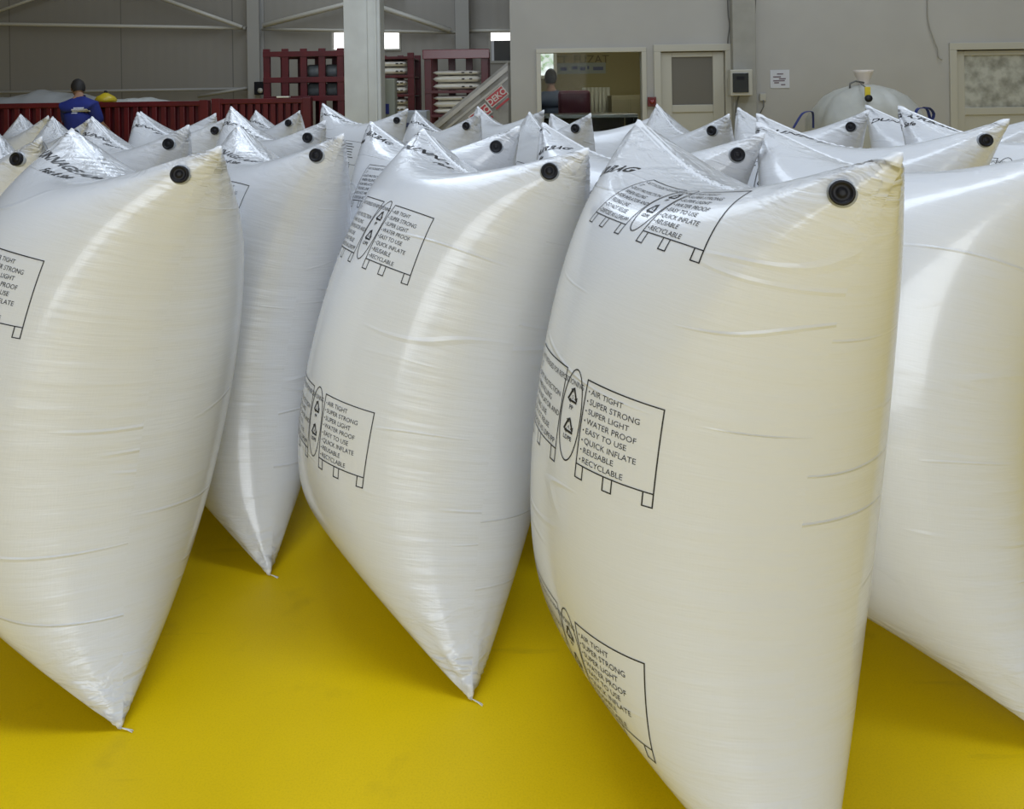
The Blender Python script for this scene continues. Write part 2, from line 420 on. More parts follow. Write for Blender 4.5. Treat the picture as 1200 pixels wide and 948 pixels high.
# steel frame of the hall: columns, girts, braces
def hcol(name, x, y, wd, dp, material, label=None, z1=Z_C, cat='column'):
    b = MB(); t = .03
    b.box((-wd/2, 0, 0), (wd/2, t, z1)); b.box((-wd/2, dp-t, 0), (wd/2, dp, z1)); b.box((-t/2, t, 0), (t/2, dp-t, z1))
    o = b.build(name, material); o.location = (x, y, 0); return o
for n_, (a, c) in enumerate(((290, 304), (534, 550))):
    x0, _ = px(a, 60, YB-.35); x1, _ = px(c, 60, YB-.35)
    struct(hcol('trim_%d' % (n_+1), (x0+x1)/2, YB-.36, x1-x0, .34, M_['steel']))
g = MB()
def P3(x, y, d): X, Z = px(x, y, d); return (X, d, Z)
DG = YB-.14
struct(MB().tube([P3(-250, 24, DG), P3(288, 33, DG)], .035).build('trim_3', M_['rod']))
struct(MB().tube([P3(-250, 112, DG), P3(290, 104, DG)], .03).build('trim_4', M_['steel']))
struct(MB().tube([P3(150, -16, DG-.1), P3(284, 32, DG-.1)], .04).build('trim_5', M_['rod']))
struct(MB().tube([P3(-60, 34, DG-.1), P3(120, -30, DG-.1)], .03).build('trim_6', M_['rod']))
struct(MB().tube([P3(308, 30, DG-.1), P3(470, -12, DG-.1)], .05).build('trim_7', M_['rod']))
struct(MB().tube([P3(430, 3, DG-.1), P3(528, 36, DG-.1)], .05).build('trim_8', M_['rod']))
struct(MB().tube([P3(306, 34, DG), P3(534, 38, DG)], .03).build('trim_9', M_['rod']))
struct(MB().tube([P3(550, 36, DG), P3(620, 36, DG)], .035).build('trim_10', M_['rod']))
struct(MB().tube([P3(232, 113, DG-.1), P3(290, 103, DG-.1)], .03).build('trim_11', M_['steel']))
struct(MB().box((XL, 10.2, 4.55), (-.05, 10.45, 4.75)).build('trim_12', M_['steel']))
# white column in front of the racks
x0, _ = px(403, 60, 9.0); x1, _ = px(446, 60, 9.0)
b = MB(); cw = x1-x0
b.box((-cw/2, 0, 0), (cw*.14, .03, Z_C), bev=.004); b.box((cw*.14, -.01, 0), (cw/2, .30, Z_C), bev=.012); b.box((-cw/2, .03, 0), (-cw/2+.03, .3, Z_C)); b.box((cw*.36, -.03, 0), (cw*.40, -.009, Z_C))
pc = b.build('trim_13', M_['white_steel']); pc.location = ((x0+x1)/2, 9.0, 0); struct(pc)

# ---------------------------------------------------------------- office block
ex, _ = px(598, 60, YF)
ox0, oz1 = px(633, 62, YF); ox1, _ = px(752, 62, YF); oz0 = 1.02
dx0, dz1 = px(771, 58, YF); dx1, _ = px(852, 58, YF)
fx0, fz1 = px(1117, 56, YF); fx1 = fx0+.92
holed_wall('wall_office', ex, XR, 0, Z_C, YF, .15, [(ox0, ox1, oz0, oz1), (dx0, dx1, 0, dz1), (fx0, fx1, 0, fz1)], M_['plaster'])
struct(MB().box((ex, YF+.15, 0), (ex+.12, YB, Z_C)).build('wall_side', M_['plaster']))
M_['wallin'] = mat('office_inner_wall', (.26, .22, .10), .7)
struct(MB().box((ex+.12, YF+3.2, 0), (3.2, YF+3.3, 3.0)).build('wall_inner', M_['wallin']))
struct(MB().box((3.1, YF+.15, 0), (3.2, YF+3.2, 3.0)).build('wall_inner_side', M_['wallin']))
struct(MB().box((ex+.12, YF+.15, 2.9), (3.1, YF+3.2, 3.0)).build('ceiling_office', M_['wallin']))
w3 = empty('window_3', ((ox0+ox1)/2, YF, oz0), kind='structure')
frame_part('window_frame', ox0-.045, ox1+.045, oz0-.045, oz1+.045, YF-.025, .12, .05, M_['frame'], w3)
pane_part('pane', ox0, ox1, oz0, oz1, YF+.05, .006, M_['glass'], w3)
def door(name, x0, x1, z1, panemat, inset_top, stile):
    o = empty(name, ((x0+x1)/2, YF, 0), kind='structure')
    frame_part('door_frame', x0-.05, x1+.05, -.06, z1+.05, YF-.03, .14, .075, M_['frame'], o)
    l = o.location; xa, xb = x0+.03, x1-.03; zt = z1-.035
    b = MB(); yy = .02
    b.box((xa-l.x, yy, .02), (xa+stile-l.x, yy+.05, zt), bev=.005); b.box((xb-stile-l.x, yy, .02), (xb-l.x, yy+.05, zt), bev=.005)
    b.box((xa+stile-l.x, yy, zt-inset_top), (xb-stile-l.x, yy+.05, zt), bev=.005); b.box((xa+stile-l.x, yy, .02), (xb-stile-l.x, yy+.05, .22), bev=.005)
    zmid = px(800, 123, YF)[1] if name == 'door_1' else px(1150, 126, YF)[1]
    b.box((xa+stile-l.x, yy, zmid-.08), (xb-stile-l.x, yy+.05, zmid), bev=.005)
    lf = b.build('door_leaf', M_['frame'], o)
    MB().box((xa+stile-l.x-.005, yy+.02, zmid-.01), (xb-stile-l.x+.005, yy+.03, zt-inset_top+.01)).build('door_pane', panemat, o)
    MB().box((xa+stile-l.x-.005, yy+.015, .2), (xb-stile-l.x+.005, yy+.035, zmid-.06)).build('lower_panel', M_['frame'], o)
    h = MB().tube([(xb-l.x-.04, yy-.002, 1.02), (xb-l.x-.04, yy-.05, 1.02), (xb-l.x-.15, yy-.05, 1.02)], .01).build('door_handle', M_['steel'], o)
    return o
door('door_1', dx0, dx1, dz1, mat('dim_door_glass', (.13, .12, .10), .25), .05, .12)
door('door_2', fx0, fx1, fz1, M_['frost'], .05, .10)
# grey service shaft between the doors
sx0, _ = px(855, 40, YF); sx1, _ = px(882, 40, YF)
struct(MB().box((sx0, YF-.12, 0), (sx1, YF, Z_C), bev=.01).build('trim_14', noisy('shaft_paint', (.30, .29, .26), (.25, .245, .22), 4, .7)))

def YZ(x, y, d=YF): return px(x, y, d)
# breaker box
x0, z1 = YZ(853, 82, YF-.12); x1, z0 = YZ(879, 112, YF-.12)
bb = empty('breaker_box', ((x0+x1)/2, YF-.12, z0), label='white electrical breaker box with a dark door on the grey shaft', cat='breaker box')
hw = (x1-x0)/2; hh = z1-z0
MB().box((-hw, -.10, 0), (hw, 0, hh), bev=.008).build('housing', M_['frame'], bb)
bd = MB().box((-hw+.02, -.115, .035), (hw-.045, -.1, hh-.035), bev=.004).build('door', mat('smoked_cover', (.03, .032, .03), .15), bb)
MB().box((-hw+.06, -.118, hh*.62), (hw-.09, -.1155, hh*.74)).build('breaker_row', M_['dark'], bd)
# cables
def smooth_path(pts):
    pts = [Vector(p) for p in pts]; out = []
    for k in range(len(pts)-1):
        p0 = pts[max(k-1, 0)]; p1 = pts[k]; p2 = pts[k+1]; p3 = pts[min(k+2, len(pts)-1)]
        for t in (0, .25, .5, .75):
            out.append(.5*((2*p1)+(p2-p0)*t+(2*p0-5*p1+4*p2-p3)*t*t+(3*p1-p0-3*p2+p3)*t**3))
    return out+[pts[-1]]
def cable(label, pts, r, material, name='cable', cat='cable'):
    o = MB().tube(smooth_path(pts), r, 6).build(name, material); tag(o, label, cat); return o
M_['cable'] = mat('grey_cable', (.10, .10, .09), .6)
def W3(x, y, off=.02): X, Z = px(x, y, YF-off); return (X, YF-off, Z)
cable('thin grey cable running down the left edge of the grey shaft', [W3(852, -60), W3(853, 10), W3(855, 30), W3(853, 50), W3(855.5, 82)], .006, M_['cable'])
cable('black cable running down the right side of the grey shaft past the breaker box', [W3(888, -60), W3(884, 15), W3(882.5, 40), W3(882, 80), W3(884, 100), W3(883.5, 150), W3(883, 220)], .012, M_['cable'])
cable('short black cable leaving the bottom of the breaker box', [W3(866, 112, .14), W3(864, 120, .14), W3(862, 135, .14), W3(861, 200, .14)], .008, M_['cable'])
cable('loose white cord hanging down the bare wall left of the frosted door', [W3(1086, -80), W3(1087, 0), W3(1088, 25), W3(1094, 45), W3(1099, 58), W3(1100, 67), W3(1104, 70)], .006, mat('pale_cord', (.30, .29, .26), .6), 'cord', 'cord')
x0, z1 = W3(890, 106)[0::2]
so = empty('wall_socket', (W3(894, 114)[0], YF, W3(894, 114)[2]), label='small white socket with a lead on the wall below the paper notice', cat='socket')
MB().box((-.035, -.03, -.04), (.035, 0, .04), bev=.006).build('socket_plate', M_['frame'], so)
MB().tube([(0, -.035, -.03), (0, -.04, -.1), (-.05, -.03, -.2), (-.12, -.02, -.26)], .006, 6).build('lead', M_['cable'], so)
# notice
x0, z1 = W3(903, 82)[0::2]; x1, z0 = W3(926, 103)[0::2]
nt_ = empty('paper_notice', ((x0+x1)/2, YF, (z0+z1)/2), label='small white paper notice taped to the wall right of the shaft', cat='notice')
hw = (x1-x0)/2; hh = (z1-z0)/2
MB().box((-hw, -.006, -hh), (hw, -.001, hh)).build('sheet', mat('notice_paper', (.50, .51, .55), .5), nt_)
bl = MB()
for r_, (a, c) in enumerate(((-.3, .35), (-.7, .1), (-.1, .6), (-.7, .5), (-.6, -.1), (.1, .55))):
    z = hh*(.45-.24*r_*.9) if r_ else hh*.55
    bl.box((hw*a, -.008, z-.006), (hw*c, -.0062, z+.006))
bl.build('lines_of_text', mat('notice_ink', (.12, .08, .10), .6), nt_)
# office interior
ifx0, ifz1 = px(632, 60, YF+3.19); ifx1, ifz0 = px(651, 89, YF+3.19)
w4 = empty('window_4', ((ifx0+ifx1)/2, YF+3.2, ifz0), kind='structure')
pn = noisy('leafy_daylight', (.9, .95, 1), (.25, .35, .2), 12, .5)
nt = pn.node_tree; nt.links.new([n for n in nt.nodes if n.type == 'MIX'][0].outputs[2], nt.nodes['Principled BSDF'].inputs['Emission Color']); nt.nodes['Principled BSDF'].inputs['Emission Strength'].default_value = 1.0
pane_part('pane', ifx0, ifx1-.03, ifz0, ifz1, YF+3.17, .01, pn, w4); frame_part('window_frame', ifx0-.04, ifx1+.02, ifz0-.04, ifz1+.04, YF+3.15, .05, .05, mat('sill_white', (.8, .8, .72), .5), w4)
def IP(x, y, d): X, Z = px(x, y, d); return X, Z
# radiator
rd0, rz1 = IP(682, 101, YF+3.05); rd1, rz0 = IP(715, 126, YF+3.05)
rad = empty('radiator', ((rd0+rd1)/2, YF+3.1, rz0-.3), label='old column radiator on the back wall seen through the office window', cat='radiator')
rb = MB(); nseg = 7
for i in range(nseg):
    xx = rd0+(rd1-rd0)*(i+.5)/nseg-(rd0+rd1)/2
    rb.tube([(xx, -.06, .02), (xx, -.06, rz1-rz0+.28)], .028, 8)
rb.box((rd0-(rd0+rd1)/2, -.07, .03), (rd1-(rd0+rd1)/2, -.05, .06)); rb.box((rd0-(rd0+rd1)/2, -.07, rz1-rz0+.22), (rd1-(rd0+rd1)/2, -.05, rz1-rz0+.25))
rb.build('ribs', mat('cream_radiator', (.45, .45, .38), .4), rad)
MB().box((rd0-(rd0+rd1)/2-.05, -.1, -(rz0-.3)+.0), (rd0-(rd0+rd1)/2-.02, -.02, .25)).build('bracket', M_['dark'], rad)
MB().box((rd1-(rd0+rd1)/2+.02, -.1, -(rz0-.3)+.0), (rd1-(rd0+rd1)/2+.05, -.02, .25)).build('bracket', M_['dark'], rad)
# desk
a0, az = IP(636, 134, YF+.75); a1, _ = IP(742, 134, YF+.75)
dk = empty('desk', ((a0+a1)/2, YF+.75, 0), label='dark desk with a pale top inside the office window', cat='desk')
hw = (a1-a0)/2
MB().box((-hw, -.35, az-.04), (hw, .35, az), bev=.006).build('desk_top', mat('desk_laminate', (.16, .17, .17), .25), dk)
for sx in (-1, 1): MB().box((hw-.05 if sx > 0 else -hw, -.33, 0), (hw if sx > 0 else -hw+.05, .33, az-.04)).build('desk_side', M_['dark'], dk)
MB().box((-hw+.05, .25, az-.5), (hw-.07, .28, az-.04)).build('modesty_panel', mat('dark_brown_board', (.03, .018, .01), .5), dk)
# notice board and lettering on the inner wall
M_['poster_blue'] = mat('poster_blue', (.08, .09, .16), .6)
b0, bz1 = IP(653, 74, YF+3.17); b1, bz0 = IP(710, 86, YF+3.17)
nb = empty('wall_poster', ((b0+b1)/2, YF+3.2, bz0), label='long pale poster strip on the back wall behind the office window', cat='poster')
MB().box((-(b1-b0)/2, -.012, 0), ((b1-b0)/2, -.002, bz1-bz0)).build('sheet', mat('poster_grey', (.24, .26, .22), .6), nb)
for q, (u0, u1) in enumerate(((.06, .2), (.3, .42), (.46, .58), (.62, .66), (.74, .95))):
    MB().box(((b1-b0)*(u0-.5), -.016, (bz1-bz0)*(.3+.1*(q % 2))), ((b1-b0)*(u1-.5), -.0122, (bz1-bz0)*(.62+.08*(q % 2)))).build('picture_block', M_['poster_blue'], nb)
lx, lz = IP(685, 71, YF+3.17)
wl_ = empty('wall_lettering', (lx, YF+3.198, lz-.04), label='large brown letters across the top of the office back wall', cat='lettering')
M_['letters'] = mat('brown_letters', (.10, .075, .03), .6)
flat_text('word', 'CT', .17, M_['letters'], Matrix.Translation((-.36, 0, 0)) @ Matrix.Rotation(PI/2, 4, 'X'), wl_, depth=.006)
flat_text('word', 'FUZAT', .17, M_['letters'], Matrix.Translation((.10, 0, 0)) @ Matrix.Rotation(PI/2, 4, 'X'), wl_, depth=.006)
# side board on the right and shelf line
c0, cz1 = IP(715, 112, YF+2.6); c1, _ = IP(758, 112, YF+2.6)
sb = empty('low_cabinet', ((c0+c1)/2, YF+2.7, 0), label='low pale cabinet right of the radiator inside the office', cat='cabinet')
MB().box((-(c1-c0)/2, -.25, .06), ((c1-c0)/2, .25, cz1), bev=.006).build('cabinet_body', mat('olive_laminate', (.24, .22, .13), .5), sb)
for k in (-1, 1): dd = MB().box((k*(c1-c0)/4-(c1-c0)/4+.01, -.265, .1), (k*(c1-c0)/4+(c1-c0)/4-.01, -.25, cz1-.05), bev=.003).build('cabinet_door', mat('olive_door', (.22, .20, .12), .5), sb)
MB().box((-(c1-c0)/2+.03, -.22, 0), ((c1-c0)/2-.03, .22, .06)).build('plinth', M_['dark'], sb)
area('office_lamp', (1.4, YF+1.5, 2.8), (1.4, YF+1.6, 0), .6, .6, 14, (1, .93, .75))
# ---------------------------------------------------------------- red racks and what is on them
def rack(name, x0, x1, y, z1, nposts, levels, depth, label, group=None, bh=.05, open_front=False):
    o = empty(name, ((x0+x1)/2, y, 0), label=label, cat='rack', group=group)
    hw = (x1-x0)/2; pw = .05
    for i in range(nposts):
        xx = -hw+(2*hw-pw*2)*i/(nposts-1)+pw
        for yy in (0, depth):
            if open_front and yy == 0 and 0 < i < nposts-1: continue
            MB().box((xx-pw, yy, 0), (xx+pw, yy+.06, z1), bev=.006).build('post', M_['red'], o)
    for z in levels:
        for yy in (0, depth): MB().box((-hw, yy-.012, z-bh), (hw, yy-.001, z+min(bh, .03)), bev=.003).build('beam', M_['red'], o)
        MB().box((-hw+.02, .06, z-.02), (hw-.02, depth, z)).build('deck', M_['red'], o)
    return o
DR = 12.0
def rx(x, d=DR): return px(x, 60, d)[0]
def rz(y, d=DR, x=400): return px(x, y, d)[1]
top = rz(57, x=340)
rack('steel_rack', rx(308), rx(424), DR, top, 6, (.55, 1.0, rz(114), rz(92), top-.07), .9, 'dark red steel lattice rack left of the white column')
rack('steel_rack', rx(430), rx(482), DR+.3, rz(62, DR+.3, 450), 3, (.55, 1.0, rz(135.5), rz(113), rz(90), rz(64, DR+.3, 450)-.05), .9, 'dark red steel rack just right of the white column, holding white sacks', bh=.02, open_front=True)
r3 = rack('steel_rack', rx(497, 11.2), rx(572, 11.2), 11.2, rz(58, 11.2, 530), 4, (.55, 1.0, rz(137.5, 11.2), rz(109.5, 11.2), rz(62, 11.2, 530)), .9, 'dark red steel rack with a thick top beam left of the grey sheeting', bh=.02, open_front=True)
MB().box((-(rx(572, 11.2)-rx(497, 11.2))/2-.02, -.05, rz(69, 11.2, 530)), ((rx(572, 11.2)-rx(497, 11.2))/2+.02, -.013, rz(58, 11.2, 530)), bev=.008).build('top_beam', M_['redpink'], r3)

def sack_mesh(w_, d_, h, seed):
    rng = np.random.RandomState(seed); nx, ny = 20, 12; vs = []; fs = []
    for s in (1, -1):
        for j in range(ny+1):
            for i in range(nx+1):
                u = i/nx; v = j/ny; e = max(0, (1-abs(2*u-1)**9.0))**.8*max(0, (1-abs(2*v-1)**7))**.8
                vs.append(((u-.5)*w_, (v-.5)*d_, s*h/2*e+rng.normal(0, .0015)*(e > .05)+h*.0))
    N = (nx+1)*(ny+1)
    for j in range(ny):
        for i in range(nx):
            a = j*(nx+1)+i; fs.append((a, a+1, a+nx+2, a+nx+1)); fs.append((N+a, N+a+nx+1, N+a+nx+2, N+a+1))
    b = MB(); b.add(vs, fs, True); me = b.mesh('sack'); bm = bmesh.new(); bm.from_mesh(me)
    bmesh.ops.remove_doubles(bm, verts=bm.verts[:], dist=.0015); bmesh.ops.recalc_face_normals(bm, faces=bm.faces[:]); bm.to_mesh(me); bm.free(); return me
M_['sack'] = noisy('sack_film', (.93, .90, .82), (.88, .85, .76), 6, .4, bump=.004)
def sack(x0, x1, y, z0, z1, seed, label, group):
    me = sack_mesh(x1-x0, .8, (z1-z0)*.92, seed); o = link_mesh('flat_sack', me, M_['sack']); o.location = ((x0+x1)/2, y+.36, (z0+z1)/2)
    tag(o, label, 'sack', group); o.rotation_euler = (0, 0, 0)
    for k in range(2):
        xx = (x1-x0)*(.10+.16*k); MB().box((xx, -.404, -.012), (xx+.04, -.396, .006)).build('printed_mark', M_['print'], o)
    return o
words = ['topmost', 'second from the top', 'third', 'fourth', 'fifth', 'sixth', 'lowest']
ys = [69, 78, 88.5, 92, 101, 111, 115, 123]
for k, (ya, yb) in enumerate(((70.5, 78.2), (78.4, 88.5), (93.5, 101.6), (101.8, 111.5), (116.5, 124.4), (124.6, 134))):
    sack(rx(440), rx(472.5), DR+.38, rz(yb), rz(ya), k, 'flat white sack right of the column, %s in its rack' % words[k], 'flat sacks in the rack beside the column')
for k, (ya, yb) in enumerate(((84, 89.8), (90, 98.8), (99, 107.6), (113.5, 119.8), (119.8, 128.4), (128.6, 136))):
    d = 11.24; sack(rx(506.5, d), rx(563, d), d+.05, rz(yb, d), rz(ya, d), 20+k, 'flat white sack left of the grey sheeting, %s in its rack' % words[k], 'flat sacks in the rack by the sheeting')
M_['greysack'] = noisy('grey_film_sack', (.22, .25, .26), (.16, .18, .19), 6, .4, bump=.004)
for k, (xa, xb, yb) in enumerate(((352, 371, 90.5), (374, 392, 90.5), (352, 371, 112.5), (374, 392, 112.5))):
    me = sack_mesh(rx(xb)-rx(xa)-.02, .6, .20, 40+k); o = link_mesh('grey_roll', me, M_['greysack']); o.location = ((rx(xa)+rx(xb))/2, DR+.50, rz(yb)+.105)
    tag(o, 'folded grey plastic roll in the lattice rack, %s bay, %s shelf' % (('third', 'fourth')[k % 2], ('upper', 'lower')[k//2]), 'roll', 'grey rolls in the lattice rack')
# electric box between column and sacks
e0, ez1 = px(450, 92, 9.6); e1, ez0 = px(458, 150, 9.6)
cb = empty('control_cabinet', ((e0+e1)/2, 9.6, 0), label='narrow grey green cabinet peeping out right of the white column', cat='cabinet')
MB().box((-.10, 0, 0), (.09, .2, ez1), bev=.01).build('cabinet_body', mat('grey_green', (.30, .32, .27), .5), cb); MB().box((-.03, -.02, ez1-.42), (.02, 0, ez1-.30), bev=.004).build('blue_handle', mat('blue_plastic', (.01, .02, .18), .4), cb)
# dark block on rack's left
k0, kz = px(305, 97, 12.6)
kb_ = empty('wall_speaker', (k0, YB-.4, px(304, 108, YB-.4)[1]), label='small black box fixed on the steel column left of the racks', cat='box')
kb_.location.x = px(305, 100, YB-.5)[0]; kb_.location.y = YB-.5
MB().box((-.12, 0, -.05), (.12, .14, .2), bev=.01).build('housing', M_['dark'], kb_); MB().lathe([(0, 0), (.05, 0), (.05, .02), (0, .02)], 16, Matrix.Translation((0, 0, .03)) @ Matrix.Rotation(PI/2, 4, 'X')).build('round_dial', M_['frame'], kb_)

# low red crate wall
DC = 11.2
def crate(xa, xb, ytop, ybar, label, nsl):
    x0 = px(xa, ytop, DC)[0]; x1 = px(xb, ytop, DC)[0]; zt = px((xa+xb)/2, ytop, DC)[1]
    o = empty('steel_crate', ((x0+x1)/2, DC, 0), label=label, cat='crate', group=None); hw = (x1-x0)/2
    MB().box((-hw, -.04, zt-.07), (hw, .06, zt), bev=.008).build('top_rail', M_['red'], o); MB().box((-hw, -.03, .08), (hw, .05, .16), bev=.008).build('bottom_rail', M_['red'], o)
    MB().box((-hw, .04, .1), (hw, .05, zt-.05)).build('back_sheet', mat('dark_red_sheet', (.07, .003, .008), .6), o)
    for i in range(nsl):
        xx = -hw+.05+(2*hw-.1)*i/(nsl-1); MB().box((xx-.035, -.03, .16), (xx+.035, .035, zt-.07), bev=.008).build('slat', M_['red'], o)
    for sx in (-1, 1): MB().box((sx*hw-.06, -.05, 0), (sx*hw+.06, .08, zt+.01), bev=.008).build('post', M_['red'], o)
    return o
crate(-170, 100, 122, 135, 'low dark red slatted crate behind and left of the man in blue', 22)
crate(112, 240, 119, 135, 'low dark red slatted crate right of the man in blue', 12)
crate(254, 360, 115.5, 135, 'low dark red slatted crate below the tall racks', 12)
p0, pz = px(316, 113, DC)
MB_p = MB().box((-.07, -.05, 0), (.10, .05, .02), bev=.004).build('white_card', mat('card', (.75, .75, .7), .6)); MB_p.location = (px(331, 113, DC)[0], DC, px(331, 115.5, DC)[1]+.012); tag(MB_p, 'small white card lying on the red crate below the racks', 'card')
# grey plastic sheets heaped on the crates
def heap(x0, x1, y0, y1, h, seed, material, label, cat, z, name):
    rng = np.random.RandomState(seed); nx, ny = 36, 10; vs = []; ph = rng.rand(8)*6
    for j in range(ny+1):
        for i in range(nx+1):
            u = i/nx; v = j/ny; e = math.sin(PI*u)**.5*math.sin(PI*v)**.5
            vs.append((x0+(x1-x0)*u, y0+(y1-y0)*v, z+h*e*(.8+.14*math.sin(9*u+ph[0])+.10*math.sin(17*u+5*v+ph[1])+.05*math.sin(41*u+ph[2]))))
    fs = [(j*(nx+1)+i, j*(nx+1)+i+1, (j+1)*(nx+1)+i+1, (j+1)*(nx+1)+i) for j in range(ny) for i in range(nx)]
    n = len(vs); vs += [(x, y, z) for x, y, _ in vs]; fs += [tuple(n+i for i in reversed(f)) for f in fs[:]]
    o = MB().add(vs, fs, True).build(name, material); tag(o, label, cat); return o
M_['sheet'] = mat('grey_plastic_sheet', (.33, .34, .34), .3)
ztb = px(60, 121, DC+.3)[1]
table = empty('work_table', (px(60, 120, DC)[0], DC+.75, 0), label='long grey work table behind the low red crates', cat='table')
MB().box((-2.6, -.55, ztb-.05), (2.0, .6, ztb), bev=.006).build('table_top', M_['steel'], table)
for xx in (-2.5, 1.8):
    for yy in (-.5, .5): MB().box((xx, yy, 0), (xx+.06, yy+.06, ztb-.05)).build('leg', M_['steel'], table)
heap(px(-20, 110, DC+.7)[0], px(128, 110, DC+.7)[0], DC+.3, DC+1.2, .19, 3, M_['sheet'], 'grey plastic sheeting heaped on the table behind the man in blue', 'sheeting', ztb+.003, 'plastic_sheet')
heap(px(130, 110, DC+.7)[0], px(190, 110, DC+.7)[0], DC+.45, DC+1.0, .07, 5, mat('pale_sheet', (.5, .52, .5), .3), 'pale plastic sheet lying on the table right of the yellow bag', 'sheeting', ztb+.003, 'plastic_sheet')
yb_ = empty('yellow_bag', (px(124, 118, (DC+.22))[0], (DC+.22), px(124, 120, (DC+.22))[1]), label='yellow bag with a black tied top on the table right of the man', cat='bag')
MB().lathe([(0, 0), (.13, .0), (.15, .03), (.12, .08), (.05, .12), (.03, .135), (0, .135)], 20).build('bag_body', mat('yellow_plastic', (.55, .42, .02), .4), yb_)
MB().lathe([(0, .125), (.022, .125), (.026, .145), (.016, .165), (0, .168)], 14).build('tied_top', M_['dark'], yb_)

# grey sheeting with red logos leaning on the office side
A0 = P3(524, 137, 9.6); A1 = P3(600, 74, 9.6)
dx_, dz_ = A1[0]-A0[0], A1[2]-A0[2]; ang = math.atan2(dz_, dx_)
LEN = 3.2
Mh = Matrix.Translation((ex-.03, 9.15, A1[2])) @ Matrix.Rotation(-ang, 4, 'Y')
hs = empty('wrapped_boards'); tag(hs, 'slanting pack of boards in grey wrapping with red logos beside the office wall', 'boards')
hs.matrix_world = Mh
M_['wrap'] = noisy('grey_wrapping', (.30, .285, .25), (.20, .19, .17), 5, .35, bump=.01)
zc = A1[2]/math.cos(ang)
# outline in the plane of the pack (x along the slope, z across it)
def slab(name, x0, x1, z0, z1, y0, y1, m):
    b = MB(); n = 14; vs = []; fs = []
    rng = np.random.RandomState(int(abs(z0)*97) % 91)
    for i in range(n+1):
        x = x0+(x1-x0)*i/n; w_ = rng.normal(0, .006)
        a_, c_ = x+z0*math.tan(ang)+(z0-z1)*0, x+z1*math.tan(ang)
        vs += [(a_, y0+w_, z0), (c_, y0+w_, z1), (c_, y1, z1), (a_, y1, z0)]
    for i in range(n): fs += [tuple(4*i+q for q in (k, (k+1) % 4))+tuple(4*(i+1)+q for q in ((k+1) % 4, k)) for k in range(4)]
    fs += [(0, 3, 2, 1), (4*n, 4*n+1, 4*n+2, 4*n+3)]
    me = b.add(vs, fs).mesh(name); bm = bmesh.new(); bm.from_mesh(me); bmesh.ops.recalc_face_normals(bm, faces=bm.faces[:]); bm.to_mesh(me); bm.free(); return link_mesh(name, me, m, hs)
slab('board_pack', -1.9, 0, -.62, 0, 0, .35, M_['wrap'])
slab('folded_edge', -1.9, 0, -.075, -.03, -.03, .0, mat('wrap_fold', (.36, .34, .30), .3))
slab('folded_edge', -1.9, 0, -.15, -.125, -.02, .0, bpy.data.materials['wrap_fold'])
# logos
M_['logo'] = mat('logo_red', (.42, .015, .02), .4); M_['logow'] = mat('logo_white', (.62, .58, .54), .5)
def logo(cx, cz, par):
    w_, h_ = .25, .135
    o = MB().box((cx-w_/2, -.012, cz-h_/2), (cx+w_/2, -.007, cz+h_/2)).build('logo', M_['logow'], par)
    MB().box((cx-w_/2+.012, -.015, cz-h_/2+.012), (cx+w_/2-.012, -.0122, cz+h_/2-.012)).build('logo_field', M_['logo'], o)
    flat_text('logo_letters', 'DEKO', .095, M_['logow'], Matrix.Translation((cx, -.0155, cz-.034)) @ Matrix.Rotation(PI/2, 4, 'X'), o, bold=.002)
    MB().box((cx-w_/2+.03, -.012, cz-h_/2-.05), (cx-w_/2+.22, -.007, cz-h_/2-.025)).build('logo_tail', M_['logo'], par)
def to_local(x, y):
    p = Mh.inverted() @ Vector(P3(x, y, 9.15)); return p.x, p.z
lx, lz = to_local(582, 113); logo(lx, lz, hs)
lx, lz = to_local(563, 134); logo(lx, lz, hs)
# its trestle
tr_ = empty('trestle', (A1[0]-.8, 9.2, 0), label='low trestle carrying the slanting grey pack of boards', cat='trestle')
MB().box((-.35, 0, .0), (-.27, .3, .18)).build('leg', M_['steel'], tr_); MB().box((.2, 0, 0), (.28, .3, .5)).build('leg', M_['steel'], tr_); MB().box((-.35, .12, .08), (.28, .18, .14)).build('cross_bar', M_['steel'], tr_)

# ---------------------------------------------------------------- bulk bag
DF = 7.0
fx, fz = px(1012, 100, DF)
fb = empty('bulk_bag', (fx, DF, 0), label='big translucent white bulk bag with blue loops by the office wall', cat='bulk bag')
zt = px(1015, 99, DF)[1]; n = 56; rows = []
prof = [(0, .37), (.1, .40), (.5, .42), (.9, .43), (zt-.42, .43), (zt-.30, .42), (zt-.19, .385), (zt-.10, .31), (zt-.045, .22), (zt-.01, .11), (zt+.0, .06)]
vs = []; fs = []
rng = np.random.RandomState(4); ph = rng.rand(6)*6
for k, (z, r) in enumerate(prof):
    for i in range(n):
        a = 2*PI*i/n; sq = (abs(math.cos(a))**4+abs(math.sin(a))**4)**-.25 if k < 6 else (abs(math.cos(a))**2.6+abs(math.sin(a))**2.6)**(-1/2.6)
        f_ = 1+(.02*math.sin(9*a+ph[0])+.018*math.sin(17*a+ph[1]))*(1 if 4 < k < 10 else .25)
        vs.append((r*sq*f_*math.cos(a), r*sq*f_*math.sin(a), z))
for k in range(len(prof)-1): fs += [(k*n+i, k*n+(i+1) % n, (k+1)*n+(i+1) % n, (k+1)*n+i) for i in range(n)]
fs += [tuple(reversed(range(n))), tuple((len(prof)-1)*n+i for i in range(n))]
M_['fibc'] = noisy('bulk_bag_weave', (.40, .40, .36), (.34, .34, .31), 5, .45, bump=.01)
MB().add(vs, fs, True).build('bag_body', M_['fibc'], fb)
sp = MB().lathe([(.05, zt-.01), (.045, zt+.015), (.055, zt+.05), (.075, zt+.10), (.085, zt+.125), (.06, zt+.12)], 18).build('tied_spout', mat('spout_film', (.58, .52, .46), .4), fb)
